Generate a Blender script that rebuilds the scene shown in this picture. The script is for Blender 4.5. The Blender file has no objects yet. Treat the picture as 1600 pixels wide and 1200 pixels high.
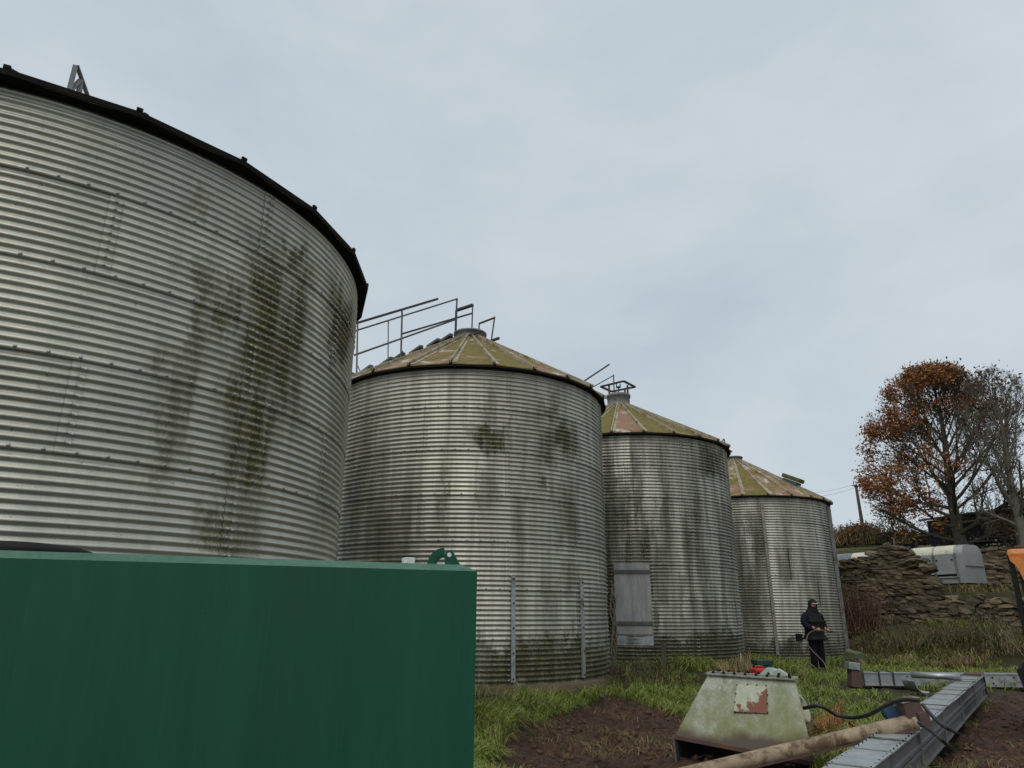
import bpy, bmesh, math, random
import numpy as np
from mathutils import Vector, Matrix, Euler, noise as mnoise

random.seed(7)
RNG = np.random.default_rng(7)
SC = bpy.context.scene
COL = SC.collection
PI = math.pi

# ------------------------------------------------------------------ camera, world, sun, exposure
EYE = 1.3
FPX, PITCH, ROLL = 1086.74, math.radians(18.102), math.radians(-0.2347)
cam_d = bpy.data.cameras.new('camera')
cam = bpy.data.objects.new('camera', cam_d)
COL.objects.link(cam)
cam_d.sensor_fit = 'HORIZONTAL'
cam_d.sensor_width = 36.0
cam_d.lens = 36.0 * FPX / 1600.0
cam_d.clip_start = 0.05
cam_d.clip_end = 3000
cam.matrix_world = Matrix.Translation((0, 0, EYE)) @ Matrix.Rotation(PI / 2 + PITCH, 4, 'X') @ Matrix.Rotation(-ROLL, 4, 'Z')
SC.camera = cam

SUN_EL, SUN_AZ = math.radians(52), math.radians(205)      # compass azimuth (0 = +y, clockwise)
world = bpy.data.worlds.new('World')
SC.world = world
world.use_nodes = True
wn, wl = world.node_tree.nodes, world.node_tree.links
wn.clear()
w_out = wn.new('ShaderNodeOutputWorld')
w_bg = wn.new('ShaderNodeBackground')
w_bg.inputs['Strength'].default_value = 0.10
w_sky = wn.new('ShaderNodeTexSky')
w_sky.sky_type = 'NISHITA'
w_sky.sun_disc = False
w_sky.sun_elevation = SUN_EL
w_sky.sun_rotation = SUN_AZ
w_tc = wn.new('ShaderNodeTexCoord')
w_map = wn.new('ShaderNodeMapping')
w_map.inputs['Scale'].default_value = (1.0, 1.0, 1.9)
w_map.inputs['Location'].default_value = (3.1, 1.7, 0.4)
wl.new(w_tc.outputs['Generated'], w_map.inputs['Vector'])
w_n1 = wn.new('ShaderNodeTexNoise')
w_n1.inputs['Scale'].default_value = 1.7
w_n1.inputs['Detail'].default_value = 8
w_n1.inputs['Roughness'].default_value = 0.56
w_n1.inputs['Distortion'].default_value = 0.15
wl.new(w_map.outputs[0], w_n1.inputs['Vector'])
w_r = wn.new('ShaderNodeValToRGB')
w_r.color_ramp.elements[0].position = 0.30
w_r.color_ramp.elements[0].color = (0.475, 0.56, 0.632, 1)
w_r.color_ramp.elements[1].position = 0.68
w_r.color_ramp.elements[1].color = (0.645, 0.708, 0.757, 1)
wl.new(w_n1.outputs['Fac'], w_r.inputs['Fac'])
w_sc = wn.new('ShaderNodeMixRGB')
w_sc.blend_type = 'MULTIPLY'
w_sc.inputs['Fac'].default_value = 1
w_sc.inputs['Color2'].default_value = (10.0, 10.0, 10.0, 1)
wl.new(w_r.outputs['Color'], w_sc.inputs['Color1'])
w_mix = wn.new('ShaderNodeMixRGB')
w_mix.inputs['Fac'].default_value = 0.95
wl.new(w_sky.outputs['Color'], w_mix.inputs['Color1'])
wl.new(w_sc.outputs['Color'], w_mix.inputs['Color2'])
wl.new(w_mix.outputs['Color'], w_bg.inputs['Color'])
wl.new(w_bg.outputs[0], w_out.inputs['Surface'])

sun_d = bpy.data.lights.new('sun', 'SUN')
sun_d.energy = 1.4
sun_d.angle = math.radians(50)
sun_d.color = (1.0, 0.95, 0.86)
sun = bpy.data.objects.new('sun', sun_d)
COL.objects.link(sun)
sd = Vector((math.sin(SUN_AZ) * math.cos(SUN_EL), math.cos(SUN_AZ) * math.cos(SUN_EL), math.sin(SUN_EL)))
sun.rotation_euler = (-sd).to_track_quat('-Z', 'Y').to_euler()

SC.view_settings.view_transform = 'Standard'
SC.view_settings.look = 'None'
SC.view_settings.exposure = 0.0
SC.view_settings.gamma = 1.0
SC.view_settings.use_curve_mapping = False

# ------------------------------------------------------------------ where things stand (photo survey -> metres)
def ray(x, y):
    a, b = x - 800.0, y - 600.0
    a, b = a * math.cos(ROLL) + b * math.sin(ROLL), -a * math.sin(ROLL) + b * math.cos(ROLL)
    c, s = math.cos(PITCH), math.sin(PITCH)
    return Vector((a, FPX * c + b * s, FPX * s - b * c))
def hd(x, y, d):
    r = ray(x, y)
    return r * (d / math.hypot(r.x, r.y)) + Vector((0, 0, EYE))
def zz(x, y, z):
    r = ray(x, y)
    return r * ((z - EYE) / r.z) + Vector((0, 0, EYE))
def yy(x, y, Y):
    r = ray(x, y)
    return r * (Y / r.y) + Vector((0, 0, EYE))
def project(X, Yc, Z):
    c, s = math.cos(PITCH), math.sin(PITCH)
    Z = Z - EYE
    d = Yc * c + Z * s
    v = -Yc * s + Z * c
    d = np.where(np.asarray(d) < 0.05, 0.05, d)
    x, y = FPX * X / d, -FPX * v / d
    return 800 + x * math.cos(ROLL) - y * math.sin(ROLL), 600 + x * math.sin(ROLL) + y * math.cos(ROLL)

# ------------------------------------------------------------------ tagging helpers
def tag(o, label=None, cat=None, group=None, kind=None):
    if label: o['label'] = label
    if cat: o['category'] = cat
    if group: o['group'] = group
    if kind: o['kind'] = kind
    return o
def empty(name, loc=(0, 0, 0), rz=0.0, label=None, cat=None, group=None, parent=None):
    o = bpy.data.objects.new(name, None)
    COL.objects.link(o)
    o.location = loc
    o.rotation_euler = (0, 0, rz)
    o.empty_display_size = 0.2
    if parent: o.parent = parent
    return tag(o, label, cat, group)
def link_mesh(name, me, parent=None, loc=(0, 0, 0), rot=(0, 0, 0), scale=(1, 1, 1)):
    o = bpy.data.objects.new(name, me)
    COL.objects.link(o)
    o.location, o.rotation_euler, o.scale = loc, rot, scale
    if parent: o.parent = parent
    return o

class MB:
    """collects shapes and links them as one mesh"""
    def __init__(s):
        s.v, s.f, s.sm, s.m = [], [], [], []
        s.cur = 0
    def add(s, vs, fs, smooth=False):
        b = len(s.v)
        s.v += [tuple(p) for p in vs]
        for f in fs:
            s.f.append([b + i for i in f]); s.sm.append(smooth); s.m.append(s.cur)
        return s
    def box(s, c, size, M=None, bev=0.0):
        hx, hy, hz = size[0] / 2, size[1] / 2, size[2] / 2
        M = M or Matrix.Identity(3)
        c = Vector(c)
        if bev <= 0:
            vs = [c + M @ Vector((i * hx, j * hy, k * hz)) for k in (-1, 1) for j in (-1, 1) for i in (-1, 1)]
            return s.add(vs, [(0, 2, 3, 1), (4, 5, 7, 6), (0, 1, 5, 4), (2, 6, 7, 3), (0, 4, 6, 2), (1, 3, 7, 5)])
        bm = bmesh.new()
        bmesh.ops.create_cube(bm, size=1)
        for v in bm.verts: v.co = Vector((v.co.x * 2 * hx, v.co.y * 2 * hy, v.co.z * 2 * hz))
        bmesh.ops.bevel(bm, geom=bm.edges[:], offset=bev, segments=2, affect='EDGES', profile=0.6)
        bm.verts.index_update()
        s.add([c + M @ v.co for v in bm.verts], [[v.index for v in f.verts] for f in bm.faces])
        bm.free()
        return s
    def bar(s, a, b, w, h=None, up=Vector((0, 0, 1)), bev=0.0):
        a, b = Vector(a), Vector(b)
        d = b - a
        L = d.length
        z = d.normalized()
        x = z.cross(up)
        if x.length < 1e-4: x = z.cross(Vector((0, 1, 0)))
        x.normalize()
        y = z.cross(x)
        M = Matrix((x, y, z)).transposed()
        return s.box((a + b) / 2, (w, h or w, L), M, bev)
    def tube(s, pts, rad, n=8, cap=True, smooth=True):
        pts = [Vector(p) for p in pts]
        rs = rad if isinstance(rad, (list, tuple)) else [rad] * len(pts)
        t0 = (pts[1] - pts[0]).normalized()
        x = t0.cross(Vector((0, 0, 1)))
        if x.length < 1e-3: x = t0.cross(Vector((0, 1, 0)))
        x.normalize()
        vs, fs = [], []
        for i, p in enumerate(pts):
            t = (pts[min(i + 1, len(pts) - 1)] - pts[max(i - 1, 0)]).normalized()
            x = (x - t * x.dot(t)).normalized()
            y = t.cross(x)
            for k in range(n):
                a = 2 * PI * k / n
                vs.append(p + (x * math.cos(a) + y * math.sin(a)) * rs[i])
        for i in range(len(pts) - 1):
            for k in range(n):
                k2 = (k + 1) % n
                fs.append((i * n + k, i * n + k2, (i + 1) * n + k2, (i + 1) * n + k))
        s.add(vs, fs, smooth)
        if cap:
            b = len(s.v) - len(vs)
            s.f.append([b + k for k in range(n)][::-1]); s.sm.append(False); s.m.append(s.cur)
            s.f.append([b + (len(pts) - 1) * n + k for k in range(n)]); s.sm.append(False); s.m.append(s.cur)
        return s
    def lathe(s, prof, n=32, c=(0, 0, 0), smooth=True, a0=0.0, a1=2 * PI):
        c = Vector(c)
        full = abs(a1 - a0 - 2 * PI) < 1e-6
        m = n if full else n + 1
        vs, fs = [], []
        for (r, z) in prof:
            for k in range(m):
                a = a0 + (a1 - a0) * k / n
                vs.append(c + Vector((r * math.cos(a), r * math.sin(a), z)))
        for i in range(len(prof) - 1):
            for k in range(n):
                k2 = (k + 1) % m
                fs.append((i * m + k, i * m + k2, (i + 1) * m + k2, (i + 1) * m + k))
        return s.add(vs, fs, smooth)
    def prism(s, poly, thick, M=None, o=(0, 0, 0)):
        """poly in local xz-plane, extruded along local y from 0 to thick"""
        M = M or Matrix.Identity(3)
        o = Vector(o)
        n = len(poly)
        vs = [o + M @ Vector((p[0], 0, p[1])) for p in poly] + [o + M @ Vector((p[0], thick, p[1])) for p in poly]
        fs = [list(range(n)), list(range(2 * n - 1, n - 1, -1))]
        fs += [((i + 1) % n, i, n + i, n + (i + 1) % n) for i in range(n)]
        return s.add(vs, fs)
    def mesh(s, name, mat):
        me = bpy.data.meshes.new(name)
        me.from_pydata(s.v, [], s.f)
        me.polygons.foreach_set('use_smooth', s.sm)
        for mm in (mat if isinstance(mat, (list, tuple)) else [mat]): me.materials.append(mm)
        if isinstance(mat, (list, tuple)): me.polygons.foreach_set('material_index', s.m)
        me.update()
        return me
    def build(s, name, mat, parent=None, loc=(0, 0, 0), rot=(0, 0, 0), label=None, cat=None, group=None, kind=None):
        return tag(link_mesh(name, s.mesh(name, mat), parent, loc, rot), label, cat, group, kind)

def fix_normals(o):
    bm = bmesh.new(); bm.from_mesh(o.data)
    bmesh.ops.recalc_face_normals(bm, faces=bm.faces[:])
    bm.to_mesh(o.data); bm.free()
    return o
def np_mesh(name, verts, quads=None, tris=None, mat=None, colors=None, smooth=False):
    me = bpy.data.meshes.new(name)
    nv = len(verts)
    me.vertices.add(nv)
    me.vertices.foreach_set('co', np.asarray(verts, np.float32).ravel())
    fl = []
    if quads is not None and len(quads): fl.append((np.asarray(quads, np.int32), 4))
    if tris is not None and len(tris): fl.append((np.asarray(tris, np.int32), 3))
    nl = sum(len(a) * k for a, k in fl); nf = sum(len(a) for a, k in fl)
    me.loops.add(nl); me.polygons.add(nf)
    me.loops.foreach_set('vertex_index', np.concatenate([a.ravel() for a, k in fl]))
    tot = np.concatenate([np.full(len(a), k, np.int32) for a, k in fl])
    st = np.concatenate([[0], np.cumsum(tot)[:-1]]).astype(np.int32)
    me.polygons.foreach_set('loop_start', st)
    me.polygons.foreach_set('loop_total', tot)
    if smooth: me.polygons.foreach_set('use_smooth', np.ones(nf, bool))
    if colors is not None:
        at = me.color_attributes.new('Col', 'FLOAT_COLOR', 'POINT')
        c4 = np.ones((nv, 4), np.float32); c4[:, :3] = colors
        at.data.foreach_set('color', c4.ravel())
    if mat: me.materials.append(mat)
    me.update(calc_edges=True); me.validate()
    return me

# ------------------------------------------------------------------ material helpers
class NT:
    def __init__(s, name):
        s.mat = bpy.data.materials.new(name)
        s.mat.use_nodes = True
        s.n, s.l = s.mat.node_tree.nodes, s.mat.node_tree.links
        s.b = s.n['Principled BSDF']
    def put(s, sock, v):
        if isinstance(v, bpy.types.NodeSocket): s.l.new(v, sock)
        elif v is not None:
            if hasattr(sock.default_value, '__len__') and len(sock.default_value) == 4 and len(v) == 3: v = (*v, 1)
            sock.default_value = v
    def math(s, op, a, b=None, c=None, clamp=False):
        n = s.n.new('ShaderNodeMath'); n.operation = op; n.use_clamp = clamp
        for i, v in enumerate((a, b, c)): s.put(n.inputs[i], v)
        return n.outputs[0]
    def vmath(s, op, a, b=None):
        n = s.n.new('ShaderNodeVectorMath'); n.operation = op
        s.put(n.inputs[0], a); s.put(n.inputs[1], b)
        return n.outputs[0]
    def mix(s, f, a, b, mode='MIX'):
        n = s.n.new('ShaderNodeMixRGB'); n.blend_type = mode
        s.put(n.inputs['Fac'], f); s.put(n.inputs['Color1'], a); s.put(n.inputs['Color2'], b)
        return n.outputs[0]
    def rng(s, v, a, b, c=0.0, d=1.0, smooth=False):
        n = s.n.new('ShaderNodeMapRange')
        if smooth: n.interpolation_type = 'SMOOTHSTEP'
        for i, q in enumerate((v, a, b, c, d)): s.put(n.inputs[i], q)
        return n.outputs[0]
    def noise(s, vec, scale, detail=4, rough=0.55, dist=0.0, out='Fac'):
        n = s.n.new('ShaderNodeTexNoise')
        s.put(n.inputs['Vector'], vec)
        n.inputs['Scale'].default_value = scale; n.inputs['Detail'].default_value = detail
        n.inputs['Roughness'].default_value = rough; n.inputs['Distortion'].default_value = dist
        return n.outputs[out]
    def voro(s, vec, scale, out='Distance'):
        n = s.n.new('ShaderNodeTexVoronoi')
        s.put(n.inputs['Vector'], vec); n.inputs['Scale'].default_value = scale
        return n.outputs[out]
    def pos(s): return s.n.new('ShaderNodeNewGeometry').outputs['Position']
    def objc(s): return s.n.new('ShaderNodeTexCoord').outputs['Object']
    def rand(s): return s.n.new('ShaderNodeObjectInfo').outputs['Random']
    def attr(s, name='Col'):
        n = s.n.new('ShaderNodeAttribute'); n.attribute_name = name
        return n.outputs['Color']
    def sep(s, v):
        n = s.n.new('ShaderNodeSeparateXYZ'); s.put(n.inputs[0], v); return n.outputs
    def comb(s, x, y, z):
        n = s.n.new('ShaderNodeCombineXYZ')
        for i, v in enumerate((x, y, z)): s.put(n.inputs[i], v)
        return n.outputs[0]
    def bump(s, h, strength=0.3, dist=0.02):
        n = s.n.new('ShaderNodeBump')
        n.inputs['Strength'].default_value = strength; n.inputs['Distance'].default_value = dist
        s.put(n.inputs['Height'], h)
        s.l.new(n.outputs[0], s.b.inputs['Normal'])
    def out(s, col, rough=0.7, metal=0.0, spec=None):
        s.put(s.b.inputs['Base Color'], col)
        s.put(s.b.inputs['Roughness'], rough); s.put(s.b.inputs['Metallic'], metal)
        if spec is not None: s.b.inputs['Specular IOR Level'].default_value = spec
        return s.mat

def m_simple(name, c1, c2, scale=6.0, rough=0.7, metal=0.0, c3=None, s3=2.0, t3=(0.52, 0.66), bump=0.25, bd=0.01, world_pos=True, spec=None, jitter=0.0, stretch=None):
    t = NT(name)
    p = t.pos() if world_pos else t.objc()
    if stretch: p = t.vmath('MULTIPLY', p, stretch)
    n = t.noise(p, scale, 6, 0.62)
    col = t.mix(t.rng(n, 0.32, 0.68), c1, c2)
    if c3:
        n3 = t.noise(p, s3, 6, 0.65, 0.4)
        col = t.mix(t.rng(n3, t3[0], t3[1]), col, c3)
    fine = t.noise(p, scale * 9, 3, 0.6)
    col = t.mix(1.0, col, t.rng(fine, 0.25, 0.75, 0.78, 1.2), 'MULTIPLY')
    if jitter: col = t.mix(1.0, col, t.rng(t.rand(), 0, 1, 1 - jitter, 1 + jitter), 'MULTIPLY')
    if bump: t.bump(t.math('ADD', n, t.math('MULTIPLY', fine, 0.35)), bump, bd)
    r = t.math('ADD', t.math('MULTIPLY', n, 0.25), rough - 0.12, clamp=True)
    return t.out(col, r, metal, spec)

# ------------------------------------------------------------------ silos: numbers
RH = 0.8128                               # height of one ring of sheets
SILO = {                                  # cx, cy, R, eave z, rings, sheets per ring, first seam (deg), collar base z, collar h, collar r
    1: dict(c=(-6.061, 8.598), R=3.840, ze=5.774, rings=7, ns=8, a0=-29.2, roof=6.70, ch=0.25, cr=0.42),
    2: dict(c=(-1.005, 15.441), R=3.011, ze=5.725, rings=7, ns=6, a0=-71.8, roof=7.40, ch=0.20, cr=0.37),
    3: dict(c=(3.238, 20.237), R=2.981, ze=5.644, rings=7, ns=6, a0=-67.8, roof=7.20, ch=0.36, cr=0.34),
    4: dict(c=(8.064, 24.931), R=2.919, ze=4.821, rings=6, ns=6, a0=-74.0, roof=6.50, ch=0.16, cr=0.32),
}
def on_silo(i, x, y, off=0.0):
    """point of the silo's wall seen at a survey pixel: returns angle (deg) and z"""
    S = SILO[i]
    r = ray(x, y)
    u = Vector((r.x, r.y)).normalized()
    c = Vector(S['c'])
    b = u.dot(c)
    disc = b * b - c.dot(c) + (S['R'] + off) ** 2
    d = b - math.sqrt(max(disc, 0))
    q = u * d - c
    return math.degrees(math.atan2(q.y, q.x)), EYE + d * r.z / math.hypot(r.x, r.y)

STAINS_SHADE = {
    1: [(280, 400, 322, 600, .5), (333, 420, 366, 560, .6), (366, 395, 482, 655, .75), (245, 540, 300, 755, .5), (345, 590, 436, 775, .75), (300, 420, 372, 600, .3),
        (440, 378, 478, 432, .7), (508, 455, 548, 575, .9), (295, 790, 385, 880, .55), (300, 305, 322, 348, .3), (340, 720, 420, 880, .4), (500, 560, 535, 860, .35)],
    2: [(733, 668, 797, 706, .85), (843, 622, 872, 652, .6), (840, 655, 905, 716, .75), (752, 740, 778, 800, .3), (840, 735, 862, 772, .6),
        (868, 750, 908, 855, .5), (875, 875, 912, 935, .45), (850, 900, 872, 965, .3), (700, 1000, 960, 1085, .85), (560, 780, 640, 900, .4), (930, 640, 950, 1050, .35), (545, 600, 600, 880, .45), (755, 600, 775, 700, .3), (812, 640, 826, 900, .3), (690, 700, 700, 860, .28)],  # tall far-left box paints the shade beside the nearest silo
    3: [(958, 760, 987, 885, .6), (1000, 800, 1032, 965, .65), (1072, 790, 1102, 862, .6), (948, 835, 1060, 960, .55), (1085, 698, 1132, 745, .7),
        (1035, 950, 1085, 1035, .4), (930, 985, 1170, 1050, .85), (1120, 780, 1160, 960, .3), (930, 860, 968, 1040, .9), (1018, 870, 1030, 1040, .6), (950, 690, 972, 1030, .5), (998, 700, 1012, 1010, .45), (1040, 690, 1050, 1030, .35), (1090, 720, 1106, 1030, .4), (1062, 860, 1072, 1030, .4)],
    4: [(1172, 795, 1198, 905, .6), (1150, 850, 1205, 1015, .5), (1214, 850, 1242, 910, .45), (1268, 880, 1287, 945, .35), (1150, 995, 1325, 1035, .75), (1296, 790, 1330, 1030, .4), (1150, 790, 1170, 1000, .35), (1245, 800, 1252, 1010, .3), (1175, 850, 1200, 1020, .4)],
}

def mat_silo(i):
    S = SILO[i]
    t = NT('galvanised_sheet')
    P = t.pos()
    X = t.sep(P)
    az = t.math('ARCTAN2', t.math('SUBTRACT', X[1], S['c'][1]), t.math('SUBTRACT', X[0], S['c'][0]))
    arc = t.math('MULTIPLY', az, S['R'])
    uv = t.comb(arc, X[2], 0.0)
    wob = t.noise(t.vmath('MULTIPLY', uv, (1.8, .8, 1)), 1.6, 5, 0.65, 0.0, 'Color')
    wuv = t.vmath('ADD', uv, t.vmath('MULTIPLY', t.vmath('SUBTRACT', wob, (.5, .5, .5)), (0.85, 1.5, 0)))
    acc = None
    for (x0, y0, x1, y1, st) in STAINS_SHADE[i]:
        ym, xm = (y0 + y1) / 2, (x0 + x1) / 2
        a0, a1 = on_silo(i, x0, ym)[0], on_silo(i, x1, ym)[0]
        z1, z0 = on_silo(i, xm, y0)[1], on_silo(i, xm, y1)[1]
        c = (math.radians((a0 + a1) / 2) * S['R'], (z0 + z1) / 2, 0)
        h = (max(abs(math.radians(a1 - a0)) * S['R'] / 2, .05), max(abs(z1 - z0) / 2, .05), 1.0)
        d = t.sep(t.vmath('ABSOLUTE', t.vmath('DIVIDE', t.vmath('SUBTRACT', wuv, c), h)))
        m = t.math('MULTIPLY', t.rng(t.math('MAXIMUM', d[0], d[1]), 0.35, 1.35, 1.0, 0.0, True), st)
        acc = m if acc is None else t.math('MAXIMUM', acc, m)
    streak = t.noise(t.vmath('MULTIPLY', uv, (7.0, 0.55, 1)), 1.0, 5, 0.6)
    speck = t.noise(uv, 34, 3, 0.7)
    corr = t.math('COSINE', t.math('MULTIPLY', t.math('SUBTRACT', S['ze'], X[2]), 2 * PI * 10 / RH))      # +1 on a crest
    algae_shade = t.math('MULTIPLY', acc, t.rng(streak, 0.30, 0.52, 0.55, 1.25))
    algae_shade = t.math('MULTIPLY', algae_shade, t.rng(t.math('ADD', speck, t.math('MULTIPLY', corr, -0.10)), 0.34, 0.54, 0.45, 1.25), clamp=True)
    fleck = t.math('MULTIPLY', t.rng(speck, 0.66, 0.72), t.rng(acc, 0.02, 0.4, 0.0, 0.8))
    algae_shade = t.math('MAXIMUM', algae_shade, fleck)
    age = {1: 0.02, 2: 0.20, 3: 0.38, 4: 0.28}[i]
    base = t.mix(t.rng(t.noise(P, 1.3, 4, 0.6), 0.3, 0.7), (0.63, 0.605, 0.515), (0.53, 0.51, 0.445))
    base = t.mix(1.0, base, t.rng(t.noise(P, 60, 2, 0.6), 0.3, 0.7, 0.93, 1.05), 'MULTIPLY')
    base = t.mix(1.0, base, t.rng(t.rand(), 0, 1, 0.86, 1.06), 'MULTIPLY')
    run = t.rng(t.noise(t.vmath('MULTIPLY', uv, (5.0, 0.22, 1)), 1.0, 5, 0.62), 0.46, 0.68)
    dull = t.math('MULTIPLY', run, 0.22 + 1.6 * age)
    base = t.mix(dull, base, (0.25, 0.245, 0.215))
    dots = t.rng(t.noise(P, 17, 2, 0.5), 0.70, 0.74, 0.0, 0.5)
    base = t.mix(dots, base, (0.12, 0.12, 0.10))
    grime = t.math('MULTIPLY', t.rng(t.noise(t.vmath('MULTIPLY', uv, (2.6, 0.22, 1)), 1.0, 6, 0.65), 0.44, 0.64), age * 1.8, clamp=True)
    base = t.mix(grime, base, (0.058, 0.057, 0.036))
    fr = t.math('FRACT', t.math('DIVIDE', t.math('SUBTRACT', S['ze'] - 0.022, X[2]), RH))
    lap = t.rng(t.math('MINIMUM', fr, t.math('SUBTRACT', 1.0, fr)), 0.003, 0.011, 0.38, 0.0, True)
    O = t.sep(t.objc())
    la = t.math('MULTIPLY', t.math('ADD', t.math('ARCTAN2', O[1], O[0]), 0.05 / S['R']), S['R'])
    lapv = t.rng(t.math('ABSOLUTE', la), 0.003, 0.010, 0.45, 0.0, True)
    base = t.mix(t.math('MAXIMUM', lap, lapv), base, (0.09, 0.09, 0.07))
    acol = t.mix(t.rng(t.noise(uv, 5, 4, 0.6), 0.35, 0.65), *{1: ((0.125, 0.110, 0.026), (0.060, 0.054, 0.016)), 2: ((0.085, 0.076, 0.022), (0.036, 0.034, 0.012)), 3: ((0.055, 0.052, 0.018), (0.020, 0.020, 0.009)), 4: ((0.060, 0.058, 0.022), (0.026, 0.026, 0.011))}[i])
    col = t.mix(algae_shade, base, acol)
    lowz = t.math('MULTIPLY', t.rng(X[2], 0.0, 0.9, 1.0, 0.0, True), t.rng(t.noise(uv, 1.4, 5, 0.6), 0.36, 0.62))
    col = t.mix(t.math('MULTIPLY', lowz, 0.75), col, (0.045, 0.045, 0.018))
    dirt_shade = t.math('MAXIMUM', algae_shade, t.math('MULTIPLY', lowz, 0.7))
    metal = t.math('SUBTRACT', 0.84, t.math('MULTIPLY', dirt_shade, 0.78), clamp=True)
    metal = t.math('SUBTRACT', metal, t.math('MULTIPLY', dull, 0.25), clamp=True)
    rough = t.math('ADD', 0.53, t.math('ADD', t.math('MULTIPLY', dirt_shade, 0.4), t.math('MULTIPLY', dull, 0.18)), clamp=True)
    t.bump(t.noise(P, 2.6, 4, 0.5), 0.16, 0.03)
    return t.out(col, rough, metal)

def mat_roof():
    t = NT('mossy_roof_sheet')
    P = t.pos()
    r = t.rand()
    Pr = t.vmath('ADD', P, t.comb(t.math('MULTIPLY', r, 23.0), t.math('MULTIPLY', r, 11.0), 0.0))
    n1 = t.noise(Pr, 1.5, 6, 0.65, 0.6)
    n2 = t.noise(Pr, 2.1, 6, 0.65, 0.3)
    pink = t.mix(t.rng(t.noise(P, 12, 4, 0.6), 0.3, 0.7), (0.215, 0.108, 0.058), (0.29, 0.175, 0.108))
    zinc = (0.46, 0.43, 0.35)
    base = t.mix(t.rng(n2, 0.53, 0.62), pink, zinc)
    moss = t.mix(t.rng(t.noise(P, 9, 5, 0.65), 0.32, 0.68), (0.20, 0.145, 0.020), (0.085, 0.076, 0.014))
    m = t.rng(t.math('ADD', n1, t.math('MULTIPLY', t.math('SUBTRACT', r, 0.5), 0.30)), 0.42, 0.53)
    col = t.mix(m, base, moss)
    col = t.mix(t.rng(t.noise(P, 26, 3, 0.6), 0.62, 0.70, 0, 0.6), col, (0.06, 0.045, 0.03))
    t.bump(t.noise(P, 14, 5, 0.6), 0.3, 0.015)
    return t.out(col, 0.8, 0.0)

M_roof = mat_roof()
M_rib = m_simple('weathered_zinc_rib', (0.43, 0.385, 0.29), (0.24, 0.19, 0.12), 5, 0.65, 0.15, c3=(0.13, 0.11, 0.03), s3=3.0)
M_eave = m_simple('black_steel_eave_shade', (0.009, 0.009, 0.009), (0.020, 0.018, 0.014), 6, 0.92, spec=.12)  # on the eave trim this black holds the shade under the overhang
M_dark = m_simple('dark_painted_steel', (0.03, 0.03, 0.032), (0.055, 0.05, 0.046), 9, 0.6, 0.2)
M_railgrey = m_simple('dull_galvanised_pipe', (0.15, 0.155, 0.16), (0.10, 0.10, 0.10), 9, 0.6, 0.5)
M_galv = m_simple('galvanised_steel', (0.46, 0.48, 0.49), (0.33, 0.35, 0.36), 9, 0.48, 0.65, c3=(0.20, 0.20, 0.18), s3=2.2, bump=0.08)
M_galvdull = m_simple('dull_galvanised_steel', (0.25, 0.25, 0.235), (0.17, 0.17, 0.16), 8, 0.6, 0.45, c3=(0.085, 0.085, 0.05), s3=3.0, bump=0.1)
M_bolt = m_simple('zinc_bolt', (0.42, 0.42, 0.40), (0.30, 0.30, 0.28), 12, 0.5, 0.7, bump=0)
M_conc = m_simple('stained_concrete', (0.080, 0.060, 0.032), (0.125, 0.095, 0.056), 5, 0.9, c3=(0.05, 0.052, 0.018), s3=1.6, bump=0.5)
M_hatch = m_simple('grey_weathered_sheet', (0.37, 0.375, 0.37), (0.23, 0.235, 0.23), 3.0, 0.6, 0.1, stretch=(3, 3, .35), c3=(0.10, 0.10, 0.075), s3=1.7, t3=(.56, .72), bump=0.15)
M_batten = m_simple('mossy_batten', (0.13, 0.135, 0.125), (0.08, 0.082, 0.06), 7, 0.85, c3=(0.045, 0.05, 0.018), s3=4)
M_ventmoss = m_simple('moss_covered_lid', (0.13, 0.12, 0.03), (0.06, 0.07, 0.02), 7, 0.9, bump=0.6)
M_ventbox = m_simple('blue_green_vent_steel', (0.05, 0.08, 0.075), (0.09, 0.11, 0.10), 6, 0.7)

# ------------------------------------------------------------------ ground height
W_A, W_B = hd(1305, 965, 28.2), hd(1640, 965, 26.0)             # foot line of the broken stone wall
W_DIR = Vector((W_B.x - W_A.x, W_B.y - W_A.y)).normalized()
W_NRM = Vector((-W_DIR.y, W_DIR.x))                            # points away from the camera
def sst(a, b, x):
    t = np.clip((np.asarray(x, float) - a) / (b - a), 0, 1)
    return t * t * (3 - 2 * t)
def vnoise(x, y, s, seed=0):
    """cheap smooth value noise, vectorised"""
    x = np.asarray(x, float) * s + seed * 17.3; y = np.asarray(y, float) * s + seed * 9.1
    xi, yi = np.floor(x), np.floor(y)
    fx, fy = x - xi, y - yi
    fx, fy = fx * fx * (3 - 2 * fx), fy * fy * (3 - 2 * fy)
    def h(a, b):
        v = np.sin(a * 127.1 + b * 311.7 + seed * 7.7) * 43758.5453
        return v - np.floor(v)
    return (h(xi, yi) * (1 - fx) + h(xi + 1, yi) * fx) * (1 - fy) + (h(xi, yi + 1) * (1 - fx) + h(xi + 1, yi + 1) * fx) * fy - 0.5
UPSTEP = 1.66
def wall_s(x, y): return (np.asarray(x, float) - W_A.x) * W_NRM.x + (np.asarray(y, float) - W_A.y) * W_NRM.y
def wall_t(x, y): return (np.asarray(x, float) - W_A.x) * W_DIR.x + (np.asarray(y, float) - W_A.y) * W_DIR.y
DIRT = [[(780, 1330), (788, 1200), (780, 1174), (802, 1150), (850, 1132), (905, 1121), (988, 1111), (1065, 1118), (1120, 1126), (1290, 1116), (1352, 1120), (1345, 1150), (1290, 1200), (1260, 1500), (700, 1500)],
        [(1380, 1500), (1395, 1205), (1470, 1128), (1530, 1100), (1560, 1085), (1640, 1072), (1900, 1075), (1900, 1500)]]
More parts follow.
